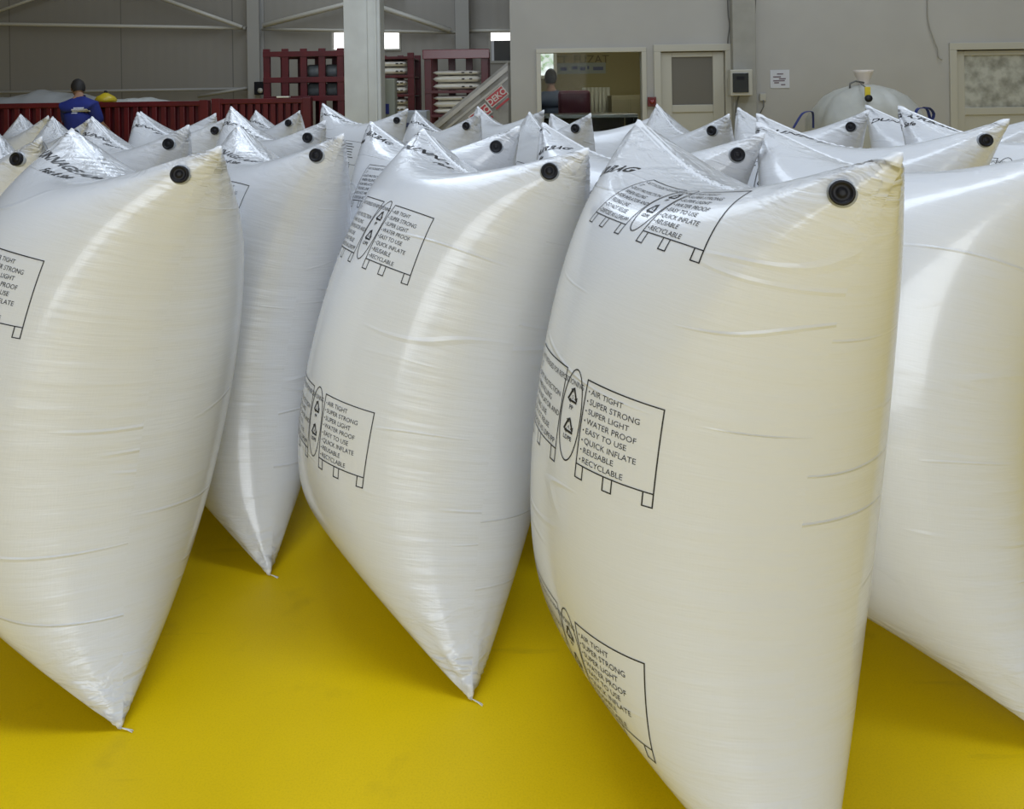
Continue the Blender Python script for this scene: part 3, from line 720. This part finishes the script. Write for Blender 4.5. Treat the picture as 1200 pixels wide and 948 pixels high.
MB().tube([(-.02, -.055, zt+.015), (-.10, -.07, zt+.03), (-.15, -.08, zt+.01), (-.16, -.10, zt-.03)], .008, 6).build('tie_cord', M_['cable'], fb)
tx = (995-1012)/FPX*DF
tg = MB().box((tx-.022, -.37, zt-.10), (tx+.022, -.355, zt-.02), bev=.003).build('yellow_tag', mat('tag_yellow', (.60, .48, .04), .4), fb); MB().lathe([(0, 0), (.03, 0), (.03, .016), (0, .016)], 16, Matrix.Translation((tx, -.372, zt-.115)) @ Matrix.Rotation(PI/2, 4, 'X')).build('black_clip', M_['dark'], tg)
MB().tube([(tx, -.36, zt-.03), (tx+.02, -.2, zt+.0), (-.05, -.05, zt+.02)], .004, 6).build('tag_string', M_['cable'], fb)
M_['loop'] = mat('blue_webbing', (.01, .025, .17), .5)
def loop(pts, wd=.035):
    pts = smooth_path(pts); vs = []; fs = []
    for p in pts: vs += [p+Vector((0, -wd/2, 0)), p+Vector((0, wd/2, 0)), p+Vector((0, wd/2, .005)), p+Vector((0, -wd/2, .005))]
    for k in range(len(pts)-1): fs += [(4*k+q, 4*k+(q+1) % 4, 4*k+4+(q+1) % 4, 4*k+4+q) for q in range(4)]
    return MB().add(vs, fs).build('lifting_loop', M_['loop'], fb)
def fl(x, y, dy=0):
    X, Z = px(x, y, DF-.4); return (X-fx, -.4+dy, Z)
loop([fl(1070, 150), fl(1074, 130), fl(1080, 127), fl(1086, 128), fl(1089, 136), fl(1090, 141), fl(1093, 139), fl(1094, 133), fl(1089, 127), fl(1083, 126)], .05)
loop([fl(930, 150), fl(937, 138), fl(941, 133), fl(947, 131), fl(952, 132), fl(953, 140), fl(953, 150)], .05)
# red knob by the door
kx, kz = px(767, 119, 8.5)
kn = empty('red_switch', (kx, YF, px(767, 119, YF)[1]), label='small red switch knob on the frame at the left of the office door', cat='switch')
MB().box((-.045, -.055, -.05), (.045, -.03, .05), bev=.006).build('switch_box', mat('red_plastic', (.12, .01, .01), .4), kn); MB().lathe([(0, 0), (.03, 0), (.026, .03), (0, .032)], 14, Matrix.Translation((0, -.05, 0)) @ Matrix.Rotation(PI/2, 4, 'X')).build('knob', mat('knob_red', (.16, .012, .01), .3), kn)
# grey box behind the far bags right of the column
g0, gz = px(483, 133, 8.2)
gc = empty('machine_cabinet', (px(484, 140, 8.2)[0], 8.2, 0), label='small grey machine cabinet just behind the far bags right of the column', cat='cabinet')
MB().box((-.16, 0, 0), (.14, .35, px(484, 130, 8.2)[1]), bev=.012).build('cabinet_body', mat('machine_grey', (.22, .24, .27), .4), gc); MB().box((-.15, -.01, px(484, 149, 8.2)[1]), (.13, .001, px(484, 146, 8.2)[1]+.02)).build('blue_strip', mat('dark_blue', (.01, .015, .06), .4), gc)

# ---------------------------------------------------------------- people
def skin_body(name, verts, edges, radii, material, parent=None, sub=2, root=0):
    me = bpy.data.meshes.new(name); me.from_pydata(verts, edges, []); o = bpy.data.objects.new(name, me); COL.objects.link(o)
    md = o.modifiers.new('s', 'SKIN'); md.use_smooth_shade = True
    for k, r in enumerate(radii):
        sv = me.skin_vertices[0].data[k]; sv.radius = r if isinstance(r, tuple) else (r, r); sv.use_root = (k == root)
    sd = o.modifiers.new('d', 'SUBSURF'); sd.levels = sub
    dg = bpy.context.evaluated_depsgraph_get(); m2 = bpy.data.meshes.new_from_object(o.evaluated_get(dg)); m2.name = name
    bpy.data.objects.remove(o); m2.materials.clear(); m2.polygons.foreach_set('use_smooth', [True]*len(m2.polygons))
    return link_mesh(name, m2, material, parent)
M_['skin'] = mat('skin', (.30, .17, .11), .6); M_['hair'] = mat('dark_hair', (.012, .010, .009), .7)
def head(parent, mtx, hairname='hair'):
    """face looks along -Y"""
    bm = bmesh.new(); bmesh.ops.create_uvsphere(bm, u_segments=24, v_segments=18, radius=1)
    for v in bm.verts:
        x, y, z = v.co; w_ = .076*(1-.16*max(0, -z)); v.co = Vector((x*w_, y*.094*(1-.05*max(0, -z))-(.014*max(0, -z) if y < 0 else 0), z*.118))
    for c, r in (((0, -.098, -.012), (.012, .016, .022)), ((.077, .005, -.01), (.008, .018, .030)), ((-.077, .005, -.01), (.008, .018, .030)), ((0, -.088, -.058), (.022, .008, .007)), ((.03, -.083, .012), (.013, .008, .008)), ((-.03, -.083, .012), (.013, .008, .008))):
        g = bmesh.ops.create_uvsphere(bm, u_segments=10, v_segments=8, radius=1)
        for v in g['verts']: v.co = Vector((v.co.x*r[0]+c[0], v.co.y*r[1]+c[1], v.co.z*r[2]+c[2]))
    bm.transform(mtx); me = bpy.data.meshes.new('head'); bm.to_mesh(me); bm.free(); me.polygons.foreach_set('use_smooth', [True]*len(me.polygons))
    h = link_mesh('head', me, M_['skin'], parent)
    bm = bmesh.new(); bmesh.ops.create_uvsphere(bm, u_segments=28, v_segments=20, radius=1)
    rng = random.Random(3)
    for v in list(bm.verts):
        x, y, z = v.co
        if (y < -.25 and z < .45) or z < -.35-(.25 if y > .3 else 0): bm.verts.remove(v); continue
        k_ = 1+rng.uniform(-.02, .03); v.co = Vector((x*.084*k_, y*.103*k_+.003, z*.128*k_+.002))
    bm.transform(mtx); me = bpy.data.meshes.new('hair'); bm.to_mesh(me); bm.free(); me.polygons.foreach_set('use_smooth', [True]*len(me.polygons))
    link_mesh(hairname, me, M_['hair'], h); return h
# man in blue, seen from behind, bending his head down to the left
DM = 10.3; mxx, mz = px(86, 94, DM)
pm = empty('person', (px(92, 120, DM)[0], DM, 0), label='person in a blue shirt with a white back print, head bent down to the left', cat='person')
pm.rotation_euler = (0, 0, math.radians(0)); hz = px(82, 94, DM)[1]
T = hz-1.74
def q(*p): return (p[0], p[1], p[2]+T)
V = [q(.0, .0, .97), q(.0, .02, 1.15), q(.0, .0, 1.34), q(-.01, .03, 1.46), q(-.035, .09, 1.53), q(-.06, .13, 1.60),
     q(-.16, .03, 1.40), q(-.21, .12, 1.18), q(-.22, .36, 1.10), q(-.19, .43, 1.08),
     q(.16, .03, 1.40), q(.22, .10, 1.17), q(.20, .34, 1.08), q(.16, .42, 1.06),
     q(-.10, .0, .90), q(-.11, .03, .50), q(-.11, .0, .10), q(-.12, .14, .06), q(.10, .0, .90), q(.11, .03, .50), q(.11, .0, .10), q(.12, .14, .06)]
E_ = [(0, 1), (1, 2), (2, 3), (3, 4), (4, 5), (3, 6), (6, 7), (7, 8), (8, 9), (3, 10), (10, 11), (11, 12), (12, 13), (0, 14), (14, 15), (15, 16), (16, 17), (0, 18), (18, 19), (19, 20), (20, 21)]
R_ = [(.13, .10), (.13, .09), (.13, .08), (.08, .06), .055, .05, .07, .05, .035, .03, .07, .05, .035, .03, .10, .065, .045, .04, .10, .065, .045, .04]
skin_body('body', V, E_, R_, M_['skin'], pm)
# shirt and trousers over the body
M_['blue'] = noisy('blue_cotton', (.010, .022, .20), (.006, .014, .14), 6, .8)
sh = skin_body('shirt', [V[i] for i in (0, 1, 2)]+[q(-.01, .03, 1.44)]+[V[i] for i in (6, 7, 10, 11)]+[q(-.025, .07, 1.52)], [(0, 1), (1, 2), (2, 3), (3, 4), (4, 5), (3, 6), (6, 7), (3, 8)], [(.18, .16), (.19, .165), (.21, .175), (.16, .15), .10, .068, .10, .068, .075], M_['blue'], pm)
skin_body('trousers', [V[i] for i in (0, 14, 15, 16, 18, 19, 20)], [(0, 1), (1, 2), (2, 3), (0, 4), (4, 5), (5, 6)], [(.17, .14), .12, .085, .07, .12, .085, .07], mat('dark_trousers', (.02, .02, .03), .8), pm)
for sx in (-1, 1):
    MB().box((sx*.115-.05, -.10, .0), (sx*.115+.05, .17, max(.06, T+.10)), bev=.03).build('shoe', M_['rubber'], pm)
for sx, wv in ((-1, 9), (1, 13)):
    w_ = V[wv]; 
    for k in range(5):
        a = -.035+.0175*k if k < 4 else .04*-sx
        ln = (.07, .08, .078, .062, .05)[k]; zz = 0
        p = Vector(w_)+Vector((a*.9, .03, 0)); MB().tube([p, p+Vector((a*.15, ln*.5, -.008)), p+Vector((a*.1, ln*.8, -.03)), p+Vector((0, ln*.85, -.05))], [.010, .009, .0085, .007], 8).build('finger', M_['skin'], pm)
hd = head(pm, Matrix.Translation(q(-.085, .155, 1.635)) @ Matrix.Rotation(math.radians(215), 4, 'Z') @ Matrix.Rotation(math.radians(28), 4, 'X'))
lb = MB()
for k, (zz, a, c) in enumerate(((1.385, -.02, .10), (1.365, -.045, .13), (1.345, -.04, .145), (1.325, -.05, .02))):
    lb.box((a+.03, 0, zz+T-.007), (c+.03, .004, zz+T+.009))
lbo = lb.build('back_print', mat('white_print', (.55, .58, .70), .6), sh)
# lay the print on the shirt's back surface
import mathutils
bm = bmesh.new(); bm.from_mesh(sh.data); bvh = mathutils.bvhtree.BVHTree.FromBMesh(bm); bm.free()
bm = bmesh.new(); bm.from_mesh(lbo.data); bmesh.ops.subdivide_edges(bm, edges=bm.edges[:], cuts=5, use_grid_fill=True)
for v in bm.verts:
    hit = bvh.ray_cast(Vector((v.co.x, -1, v.co.z)), Vector((0, 1, 0)))
    v.co.y = (hit[0].y if hit[0] else v.co.y)-.004-(.003 if v.co.y < .002 else 0)
bm.to_mesh(lbo.data); bm.free()
# office worker, seated behind the glass
po = empty('person', (px(647, 120, YF+2.2)[0], YF+2.2, 0), label='person in a dark blue top sitting with their back to the office window', cat='person')
hz = px(646, 81, YF+2.2)[1]; T2 = hz-1.60
V2 = [(0, 0, .62+T2), (0, -.02, .85+T2), (0, -.02, 1.08+T2), (0, .0, 1.22+T2), (-.01, .03, 1.33+T2), (-.01, .05, 1.40+T2), (-.17, 0, 1.18+T2), (-.24, .08, .92+T2), (-.18, .30, .84+T2), (.17, 0, 1.18+T2), (.24, .08, .92+T2), (.18, .30, .84+T2), (-.1, .05, .58+T2), (-.12, .42, .56+T2), (-.12, .45, .12), (-.12, .56, .06), (.1, .05, .58+T2), (.12, .42, .56+T2), (.12, .45, .12), (.12, .56, .06)]
E2 = [(0, 1), (1, 2), (2, 3), (3, 4), (4, 5), (3, 6), (6, 7), (7, 8), (3, 9), (9, 10), (10, 11), (0, 12), (12, 13), (13, 14), (14, 15), (0, 16), (16, 17), (17, 18), (18, 19)]
R2 = [(.16, .13), (.15, .11), (.17, .12), (.11, .09), .055, .05, .07, .05, .035, .07, .05, .035, .10, .07, .05, .04, .10, .07, .05, .04]
skin_body('body', V2, E2, R2, M_['skin'], po)
skin_body('top', [V2[i] for i in (0, 1, 2, 3, 6, 7, 8, 9, 10, 11)]+[(-.005, .02, 1.31+T2)], [(0, 1), (1, 2), (2, 3), (3, 4), (4, 5), (5, 6), (3, 7), (7, 8), (8, 9), (3, 10)], [(.20, .17), (.20, .16), (.23, .175), (.16, .14), .12, .09, .055, .12, .09, .055, .08], mat('navy_top', (.03, .05, .10), .8), po)
skin_body('trousers', [V2[i] for i in (0, 12, 13, 14, 16, 17, 18)], [(0, 1), (1, 2), (2, 3), (0, 4), (4, 5), (5, 6)], [(.18, .15), .12, .09, .07, .12, .09, .07], bpy.data.materials['dark_trousers'], po)
head(po, Matrix.Translation((-.01, .06, 1.48+T2)) @ Matrix.Rotation(math.radians(170), 4, 'Z'))
ch = empty('office_chair', (px(673, 120, YF+1.45)[0], YF+1.45, 0), label='dark red upholstered office chair behind the seated person\'s shoulder', cat='chair')
cm = mat('maroon_fabric', (.09, .015, .03), .8); ctop = px(664, 106, YF+1.45)[1]
MB().box((-.2, -.04, ctop-.62), (.2, .05, ctop), bev=.04).build('backrest', cm, ch); MB().box((-.22, -.0, ctop-.78), (.22, .36, ctop-.68), bev=.04).build('seat', cm, ch)
MB().tube([(0, .16, ctop-.7), (0, .16, .1)], .03).build('gas_post', M_['dark'], ch)
for k in range(5):
    a = 2*PI*k/5; MB().tube([(0, .16, .09), (.24*math.cos(a), .16+.24*math.sin(a), .05)], .02).build('base_leg', M_['dark'], ch)

st_ = empty('stool', (po.location.x, YF+2.2, 0), label='plain dark stool under the person sitting in the office', cat='stool')
zs = .62+T2-.20
MB().lathe([(0, zs-.04), (.17, zs-.04), (.18, zs-.02), (.17, zs), (0, zs)], 20).build('seat', M_['dark'], st_)
for k in range(4):
    a = PI/4+PI/2*k; MB().tube([(.12*math.cos(a), .12*math.sin(a), zs-.04), (.17*math.cos(a), .17*math.sin(a), 0)], .014).build('leg', M_['steel'], st_)
# ---------------------------------------------------------------- printing on the bags
def bag_points(B, X, Y, off):
    P, N = B.Q, B.N; nv, n2 = P.shape[0]-1, P.shape[1]
    fi = X/B.W*(n2//2); fj = np.clip(Y/B.H*nv, 0, nv-1e-6)
    i = np.floor(fi).astype(int); j = fj.astype(int); a = (fi-i)[:, None]; b = (fj-j)[:, None]
    def g(A): return (A[j, i % n2]*(1-a)+A[j, (i+1) % n2]*a)*(1-b)+(A[j+1, i % n2]*(1-a)+A[j+1, (i+1) % n2]*a)*b
    return g(P)+g(N)*off

def seg_quad(p, q, wd, step=.02):
    """thin line p-q of width wd as small quads in print coordinates"""
    p = np.array(p, float); q = np.array(q, float); d = q-p; l = np.hypot(*d); d /= l; nn = np.array([-d[1], d[0]])*wd/2
    k = max(1, int(math.ceil(l/step))); p = p-d*wd/2; q = q+d*wd/2
    v = []; f = []
    for i in range(k+1):
        c = p+(q-p)*i/k; v += [tuple(c+nn), tuple(c-nn)]
        if i < k: f.append((2*i, 2*i+1, 2*i+3, 2*i+2))
    return v, f

_TXT = {}
def txt(body, cap, bold=0.0, sx=1.0):
    k = (body, cap, bold, sx)
    if k not in _TXT: _TXT[k] = text_tris(body, cap/.70, bold, sx)
    return _TXT[k]

class Pr:
    def __init__(s): s.v = []; s.f = []
    def add(s, vf, dx=0, dy=0):
        n = len(s.v); s.v += [(x+dx, y+dy) for x, y in vf[0]]; s.f += [tuple(i+n for i in f) for f in vf[1]]
    def line(s, *pts, w=.0034):
        for a, b in zip(pts[:-1], pts[1:]): s.add(seg_quad(a, b, w))

RIGHT = ['AIR TIGHT', 'SUPER STRONG', 'SUPER LIGHT', 'WATER PROOF', 'EASY TO USE', 'QUICK INFLATE', 'REUSABLE', 'RECYCLABLE']
LEFT = [('NOT INTENDED FOR REPOSITIONING', 1), ('IT', 0), ('DUST PROTECTION', 1), ('WHEN FILLING', 0), ('FOR INFLATOR AND', 1), ('FILLING LINE', 0), ('DO NOT REUSE', 1), ('DISPOSE AS LDPE/PP', 1)]
def print_group(pr, x, y, detail=True):
    """pallet-shaped boxes with the oval between; (x, y) is the top left corner"""
    W_, H_ = .215, .215; pr0 = pr; pr = Pr(); x0_, y0_ = x, y; x = y = 0.0
    for bx in (0, .305):
        pr.line((x+bx, y), (x+bx+W_, y), (x+bx+W_, y-H_), (x+bx, y-H_), (x+bx, y))
        for lx in (0, .088, W_-.024):
            a = x+bx+lx; pr.line((a, y-H_), (a, y-H_-.034), (a+.024, y-H_-.034), (a+.024, y-H_))
    ov = [(x+.26+.040*math.sin(t*2*PI/48), y-.108+.118*math.cos(t*2*PI/48)) for t in range(49)]
    pr.line(*ov, w=.0034)
    for cy, cap in ((y-.060, 'PP'), (y-.138, 'LDPE')):
        tri = [(x+.26+.022*math.sin(a), cy+.024*math.cos(a)) for a in (0, 2*PI/3, 4*PI/3)]
        # three bent arrows chasing round the triangle
        for k in range(3):
            p, q = np.array(tri[k]), np.array(tri[(k+1) % 3]); pr.line(tuple(p+(q-p)*.10), tuple(p+(q-p)*.80), w=.006)
            d = (q-p)/np.hypot(*(q-p)); n_ = np.array([-d[1], d[0]]); t_ = p+(q-p)*.93
            pr.v += [tuple(t_), tuple(t_-d*.010+n_*.007), tuple(t_-d*.010-n_*.007)]; pr.f.append((len(pr.v)-3, len(pr.v)-2, len(pr.v)-1))
        if detail:
            pr.add(txt('5' if cap == 'PP' else '4', .010, .0), x+.2565, cy-.006)
            pr.add(txt(cap, .011, .0003), x+.26-.0045*len(cap), cy-.034)
    for k in range(8):
        yy = y-.028-.0248*k
        if detail:
            pr.add(txt('•', .013), x+.305+.008, yy-.004); pr.add(txt(RIGHT[k], .0145, .0), x+.305+.018, yy-.004)
            s, bl = LEFT[k]
            if bl: pr.add(txt('•', .013), x+.008, yy-.004)
            pr.add(txt(s, .0145, .0, .78 if len(s) > 20 else 1), x+.018, yy-.004)
        else:
            pr.line((x+.32, yy), (x+.32+.009*len(RIGHT[k]), yy), w=.007); pr.line((x+.02, yy), (x+.02+.008*min(20, len(LEFT[k][0])), yy), w=.007)

    k_ = .83; pr0.add(([(x0_+a*k_, y0_+b_*k_) for a, b_ in pr.v], pr.f))

def make_print(B, spec):
    """list of (name, mesh): each printed panel, the title and the slogan lie on the film"""
    H = B.H; items = []
    for gx, gy in spec['groups']:
        sub = Pr(); print_group(sub, 0, 0, spec.get('detail', True)); pr = Pr(); pr.add((sub.v, sub.f), gx, H-gy); items.append(('printed_panel', pr))
    sl = spec.get('slope', 0)
    if spec.get('title'):
        tx, ty = spec['title']
        t = txt('DUNNAGE AIRBAG', .036, .0015, spec.get('tsx', 1.42)); w_ = max(v[0] for v in t[0]); pr = Pr()
        pr.add(([(x, y+sl*x) for x, y in t[0]], t[1]), tx, H-ty); items.append(('printed_title', pr))
        t = txt('Fast & Safe', .028, .0009, 1.15); w2 = max(v[0] for v in t[0]); pr = Pr()
        pr.add(([(x, y+sl*(x+(w_-w2)*.62)) for x, y in t[0]], t[1]), tx+(w_-w2)*.62, H-ty-.055); items.append(('printed_slogan', pr))
    out = []
    for name, pr in items:
        V = np.array(pr.v)
        # stay off the welded hems; print x runs from the far fold (left) to the near fold (right)
        keep = [f for f in pr.f if all(.02 < V[i][1] < H-.022 for i in f)]
        if not keep: continue
        W3 = bag_points(B, B.W-V[:, 0], V[:, 1], .0011)
        used = sorted({i for f in keep for i in f}); mp = {o: k for k, o in enumerate(used)}
        me = bpy.data.meshes.new(name); me.from_pydata(W3[used].tolist(), [], [tuple(mp[i] for i in f) for f in keep]); me.update()
        out.append((name, me))
    return out

def make_seam_strip(B, top=True):
    """the folded-over hem along a welded end"""
    Q, N = B.Q, B.N; nv1, n2 = Q.shape[:2]; nrow = 3
    rows = [nv1-1-k for k in range(nrow)][::-1] if top else list(range(nrow))[::-1]
    vs = []; fs = []
    side = np.where((np.arange(n2) > 0) & (np.arange(n2) < n2//2), -1.0, np.where(np.arange(n2) > n2//2, 1.0, 0))
    for k, r in enumerate(rows):
        p = Q[r].copy(); p[:, 0] += side*(.0034 if k else .0004); vs += p.tolist()
    # the fold over the edge closes both layers
    e = Q[rows[-1]]; mid = (e+e[(-np.arange(n2)) % n2])/2; mid[:, 2] += .005 if top else -.001; vs += mid.tolist(); nrow += 1
    for k in range(nrow-1): fs += [(k*n2+i, (k+1)*n2+i, (k+1)*n2+(i+1) % n2, k*n2+(i+1) % n2) for i in range(n2)]
    me = bpy.data.meshes.new('hem'); me.from_pydata(vs, [], fs); me.polygons.foreach_set('use_smooth', [True]*len(fs)); me.update()
    return me

def valve_meshes():
    fl = MB().lathe([(.0, 0), (.029, 0), (.029, .002), (.027, .003), (.027, .008), (.0, .008)], 32).mesh('valve_flange')
    pl = MB().lathe([(.0, .006), (.024, .006), (.025, .010), (.025, .021), (.023, .024), (.020, .024), (.018, .020), (.010, .019), (.009, .021), (.004, .022), (.0, .022)], 32).mesh('valve_plug')
    fl.materials.append(M_['flange']); pl.materials.append(M_['dark']); return fl, pl
VF, VP = valve_meshes()
FILM = bag_material()
HEM = mat('hem_film', (.74, .755, .79), .28)
SHAPES = [make_bag_shape(s) for s in SEEDS]
for B in SHAPES: B.hem = make_seam_strip(B, True); B.hemb = make_seam_strip(B, False)

def bag_matrix(loc, h, lean, tw):
    return Matrix.Translation((loc[0], loc[1], 0)) @ Matrix.Rotation(math.radians(h), 4, 'Z') @ Matrix.Rotation(math.radians(tw), 4, 'X') @ Matrix.Rotation(math.radians(lean), 4, 'Y')

def settle(states, rounds=5):
    """bags standing against each other flatten where they touch"""
    for rd in range(rounds):
        W_ = []
        for st in states:
            q = st['Q'][::2, ::2]; R = np.array(st['M'].to_3x3()); t = np.array(st['M'].translation)
            w_ = q @ R.T+t; nj, ni = w_.shape[:2]
            fs = [(j*ni+i, (j+1)*ni+i, (j+1)*ni+(i+1) % ni, j*ni+(i+1) % ni) for j in range(nj-1) for i in range(ni)]
            W_.append((w_, BVHTree.FromPolygons([Vector(v) for v in w_.reshape(-1, 3)], fs), w_.min((0, 1)), w_.max((0, 1))))
        for a, st in enumerate(states):
            w_ = W_[a][0]; D = np.zeros_like(w_); hit_any = False
            for b in range(len(states)):
                if a == b or (W_[a][2] > W_[b][3]).any() or (W_[b][2] > W_[a][3]).any(): continue
                lo, hi = W_[b][2], W_[b][3]; ins = np.argwhere(((w_ > lo) & (w_ < hi)).all(-1)); tree = W_[b][1]
                wa = .9 if b < 5 <= a else (.1 if a < 5 <= b else .5)
                for j, i in ins:
                    v = Vector(w_[j, i]); co, n_, _, dist = tree.find_nearest(v)
                    if co is not None and (v-co).dot(n_) < 0:
                        d = np.array(co-v)*(1+.006/max(dist, .006))*wa
                        if (d*d).sum() > (D[j, i]**2).sum(): D[j, i] = d; hit_any = True
            if not hit_any: continue
            for _ in range(3):
                S_ = D.copy(); S_[1:-1] = (2*D[1:-1]+D[2:]+D[:-2])/4; S_ = (2*S_+np.roll(S_, 1, 1)+np.roll(S_, -1, 1))/4
                D = np.where((np.abs(D) > np.abs(S_)), .5*D+.5*S_, S_)
            D[0] *= .3; D[-1] *= .6
            D = D @ np.array(st['M'].to_3x3())       # back to the bag's own axes
            nj, ni = st['Q'].shape[:2]; F = np.zeros((nj, ni, 3)); F[::2, ::2] = D; F[::2, 1::2] = (D+np.roll(D, -1, 1))/2; F[1::2] = (F[:-1:2]+F[2::2])/2
            st['Q'] = st['Q']+F

def place_bag(st, spec, label, valve=True):
    B0 = SHAPES[st['shape']]; B = Bag(); B.W = B0.W; B.H = B0.H; B.Q = st['Q']; Q = B.Q
    du = np.roll(Q, -1, 1)-np.roll(Q, 1, 1); dv = np.gradient(Q, axis=0); N = np.cross(dv, du); B.N = N/(np.linalg.norm(N, axis=-1, keepdims=True)+1e-12)
    r = empty('dunnage_bag'); tag(r, label, 'inflated bag', 'white dunnage bags standing on the yellow floor')
    r.matrix_world = st['M']
    me = B0.me.copy(); me.vertices.foreach_set('co', Q.astype('f').ravel()); me.update()
    link_mesh('inflated_body', me, FILM, r)
    link_mesh('top_hem', make_seam_strip(B, True), HEM, r); link_mesh('bottom_hem', make_seam_strip(B, False), HEM, r)
    if spec:
        for nm, pm_ in make_print(B, spec): link_mesh(nm, pm_, M_['print'], r)
    if valve:
        vx, vy = .072, B.H-.108
        p = bag_points(B, np.array([vx]), np.array([vy]), 0.0)[0]
        a = bag_points(B, np.array([vx-.03, vx+.03, vx, vx]), np.array([vy, vy, vy-.03, vy+.03]), 0.0)
        n_ = Vector(np.cross(a[1]-a[0], a[3]-a[2])).normalized()
        if n_.x > 0: n_ = -n_
        R = n_.to_track_quat('Z', 'Y').to_matrix().to_4x4()
        f = link_mesh('valve_flange', VF, None, r); f.matrix_local = Matrix.Translation(Vector(p)-n_*.002) @ R
        link_mesh('valve_plug', VP, None, f)
    # frayed thread ends at the near bottom corner
    c = Vector(Q[0, 0]); tb = MB()
    for k in range(4):
        a = -.8+k*.5; tb.tube([c+Vector((0, 0, .004)), c+Vector((.012*math.cos(a), -.012, .003)), c+Vector((.022*math.cos(a), -.018-.004*k, .002))], .0012, 5)
    tb.build('loose_threads', HEM, r)
    return r
GX = .44   # left edge of the boxes across the face
def spec(first, title=None, detail=True, slope=0.0, gx=GX, step=.55, tsx=1.42):
    g = [(gx, first+step*k) for k in range(3) if .06 < first+step*k < 1.36]
    return dict(groups=g, title=title, detail=detail, slope=slope, tsx=tsx)
TW = (-.33, .38)      # title wraps round the far fold
TS = (.13, .15)      # title starts at the far ear
BAGS = [
 # shape, (x, y), heading, lean, pitch, print, label
 (0, (0.558, 1.551), 17.8, 7.2, 1.6, spec(.135, (-.08, .37), tsx=1.0, slope=.48, gx=.475, step=.525), 'large inflated white bag in front, nearest the camera, printed AIRBAG across its top'),
 (1, (-0.136, 2.219), 32.1, 15.3, 1.2, spec(.37, TS, slope=.42, gx=.43, step=.575), 'inflated white bag in the middle of the front row, two printed box panels facing left'),
 (2, (-1.056, 2.136), 48.0, 10.7, 1.5, spec(.44, (.10, .15), slope=.12), 'inflated white bag at the left of the front row, its bottom corner lowest at left'),
 (1, (1.370, 2.010), 39.0, 12.0, 1.0, None, 'inflated white bag cut by the right picture edge, just behind the nearest bag'),
 (0, (-0.866, 2.810), 37.8, 11.2, .5, spec(.30, (.12, .20), slope=.15), 'inflated white bag standing back between the left and middle front bags, on one corner'),
 (2, (1.745, 3.013), 40.0, 9.2, .4, spec(.45, TS, slope=.42), 'white bag behind the right front bag with its valve near the right edge'),
 (0, (2.372, 3.069), 36.0, 9.8, 1.9, spec(.3, (-.30, .12), slope=.1), 'white bag at the right edge whose pointed ear stands before the frosted door'),
 (1, (0.610, 2.622), 41.7, 13.3, .7, spec(.35, (-.12, .34), slope=.48, tsx=1.0), 'white bag directly behind the nearest bag, valve seen above that bag\'s seam'),
 (2, (-0.178, 3.115), 42.1, 10.5, 0, spec(.28, (-.30, .12), slope=.06), 'white bag right behind the middle front bag, box panel glimpsed at its left side'),
 (0, (0.894, 4.020), 8.1, 6.4, 1.8, spec(.5, None, False), 'white bag under the office door, with a tall crumpled ear beside the red knob'),
 (1, (1.683, 4.135), 20.0, 6.6, -.1, spec(.4, None, False), 'white bag in front of the big bulk bag, valve below the bulk bag\'s left half'),
 (2, (2.550, 3.950), 30.0, 8.3, .8, spec(.4, TS, False, .42), 'white bag in front of the bulk bag\'s right blue loop, a title beside its ear'),
 (2, (0.180, 4.332), 16.2, 9.9, -.7, spec(.4, None, False), 'white bag with its rounded valve corner rising in front of the office window'),
 (0, (-0.387, 5.026), 27.8, 7.7, 0, spec(.3, TS, False, .42), 'white bag in front of the leaning grey sheeting, small valve near its right corner'),
 (1, (-0.932, 6.210), 48.0, 4.6, 2.3, spec(.35, TS, False, .42), 'far white bag at the foot of the white column, valve corner before the stacked sacks'),
 (2, (-0.020, 6.000), 29.0, 10.7, .9, spec(.4, None, False), 'far white bag whose ear stands against the red logos of the grey sheeting'),
 (2, (-1.116, 3.951), 42.2, 6.7, 3.4, spec(.3, TS, False, .42), 'white bag just behind the set-back bag, small valve over that bag\'s valve'),
 (0, (-1.625, 5.688), 33.0, 5.3, -.5, spec(.4, TS, False, .42), 'far small white bag corner in front of the red steel racks left of the column'),
 (1, (-1.860, 4.860), 52.0, 6.3, 1.1, spec(.45, TS, False, .42), 'white bag left of the racks, valve close beside the red skirting crate'),
 (0, (-2.170, 5.607), 50.0, 4.7, .4, spec(.4, None, False), 'far white bag with a long high corner against the red crate, no valve seen'),
 (0, (-1.619, 3.549), 47.7, 7.2, 1.4, spec(.35, TS, False, .42), 'white bag behind the left front bag, round black valve near its right corner'),
 (1, (-2.599, 4.648), 39.1, 5.9, -.1, spec(.5, None, False), 'white bag below the man in blue, its valve half hidden by a nearer ear'),
 (2, (-3.380, 5.640), 39.7, 5.0, -.1, None, 'far left white bag rising just in front of the man in blue'),
 (2, (-1.950, 2.830), 40.0, 10.0, .1, spec(.35, None), 'white bag at the left picture edge with its black valve beside the left front bag'),
 (1, (0.680, 5.080), 38.6, 16.0, -.8, spec(.5, None, False), 'far white bag whose top seam runs along under the office window'),
]
STATES = []
for k, (s_, loc, h, le, tw, sp, lab) in enumerate(BAGS):
    Q = SHAPES[s_].Q.copy()
    if k == 3: Q[..., 0] *= .92
    if k >= 4: Q[..., 0] *= .78 if k < 9 else .66
    M = bag_matrix(loc, h, le, tw); R = np.array(M.to_3x3())
    M.translation.z = .004-(Q.reshape(-1, 3) @ R.T)[:, 2].min()
    STATES.append(dict(shape=s_, Q=Q, M=M))
settle(STATES)
for st, (s_, loc, h, le, tw, sp, lab) in zip(STATES, BAGS):
    place_bag(st, sp, lab, valve=('no valve' not in lab and 'whose top seam' not in lab and 'whose ear stands' not in lab and 'just in front of' not in lab))
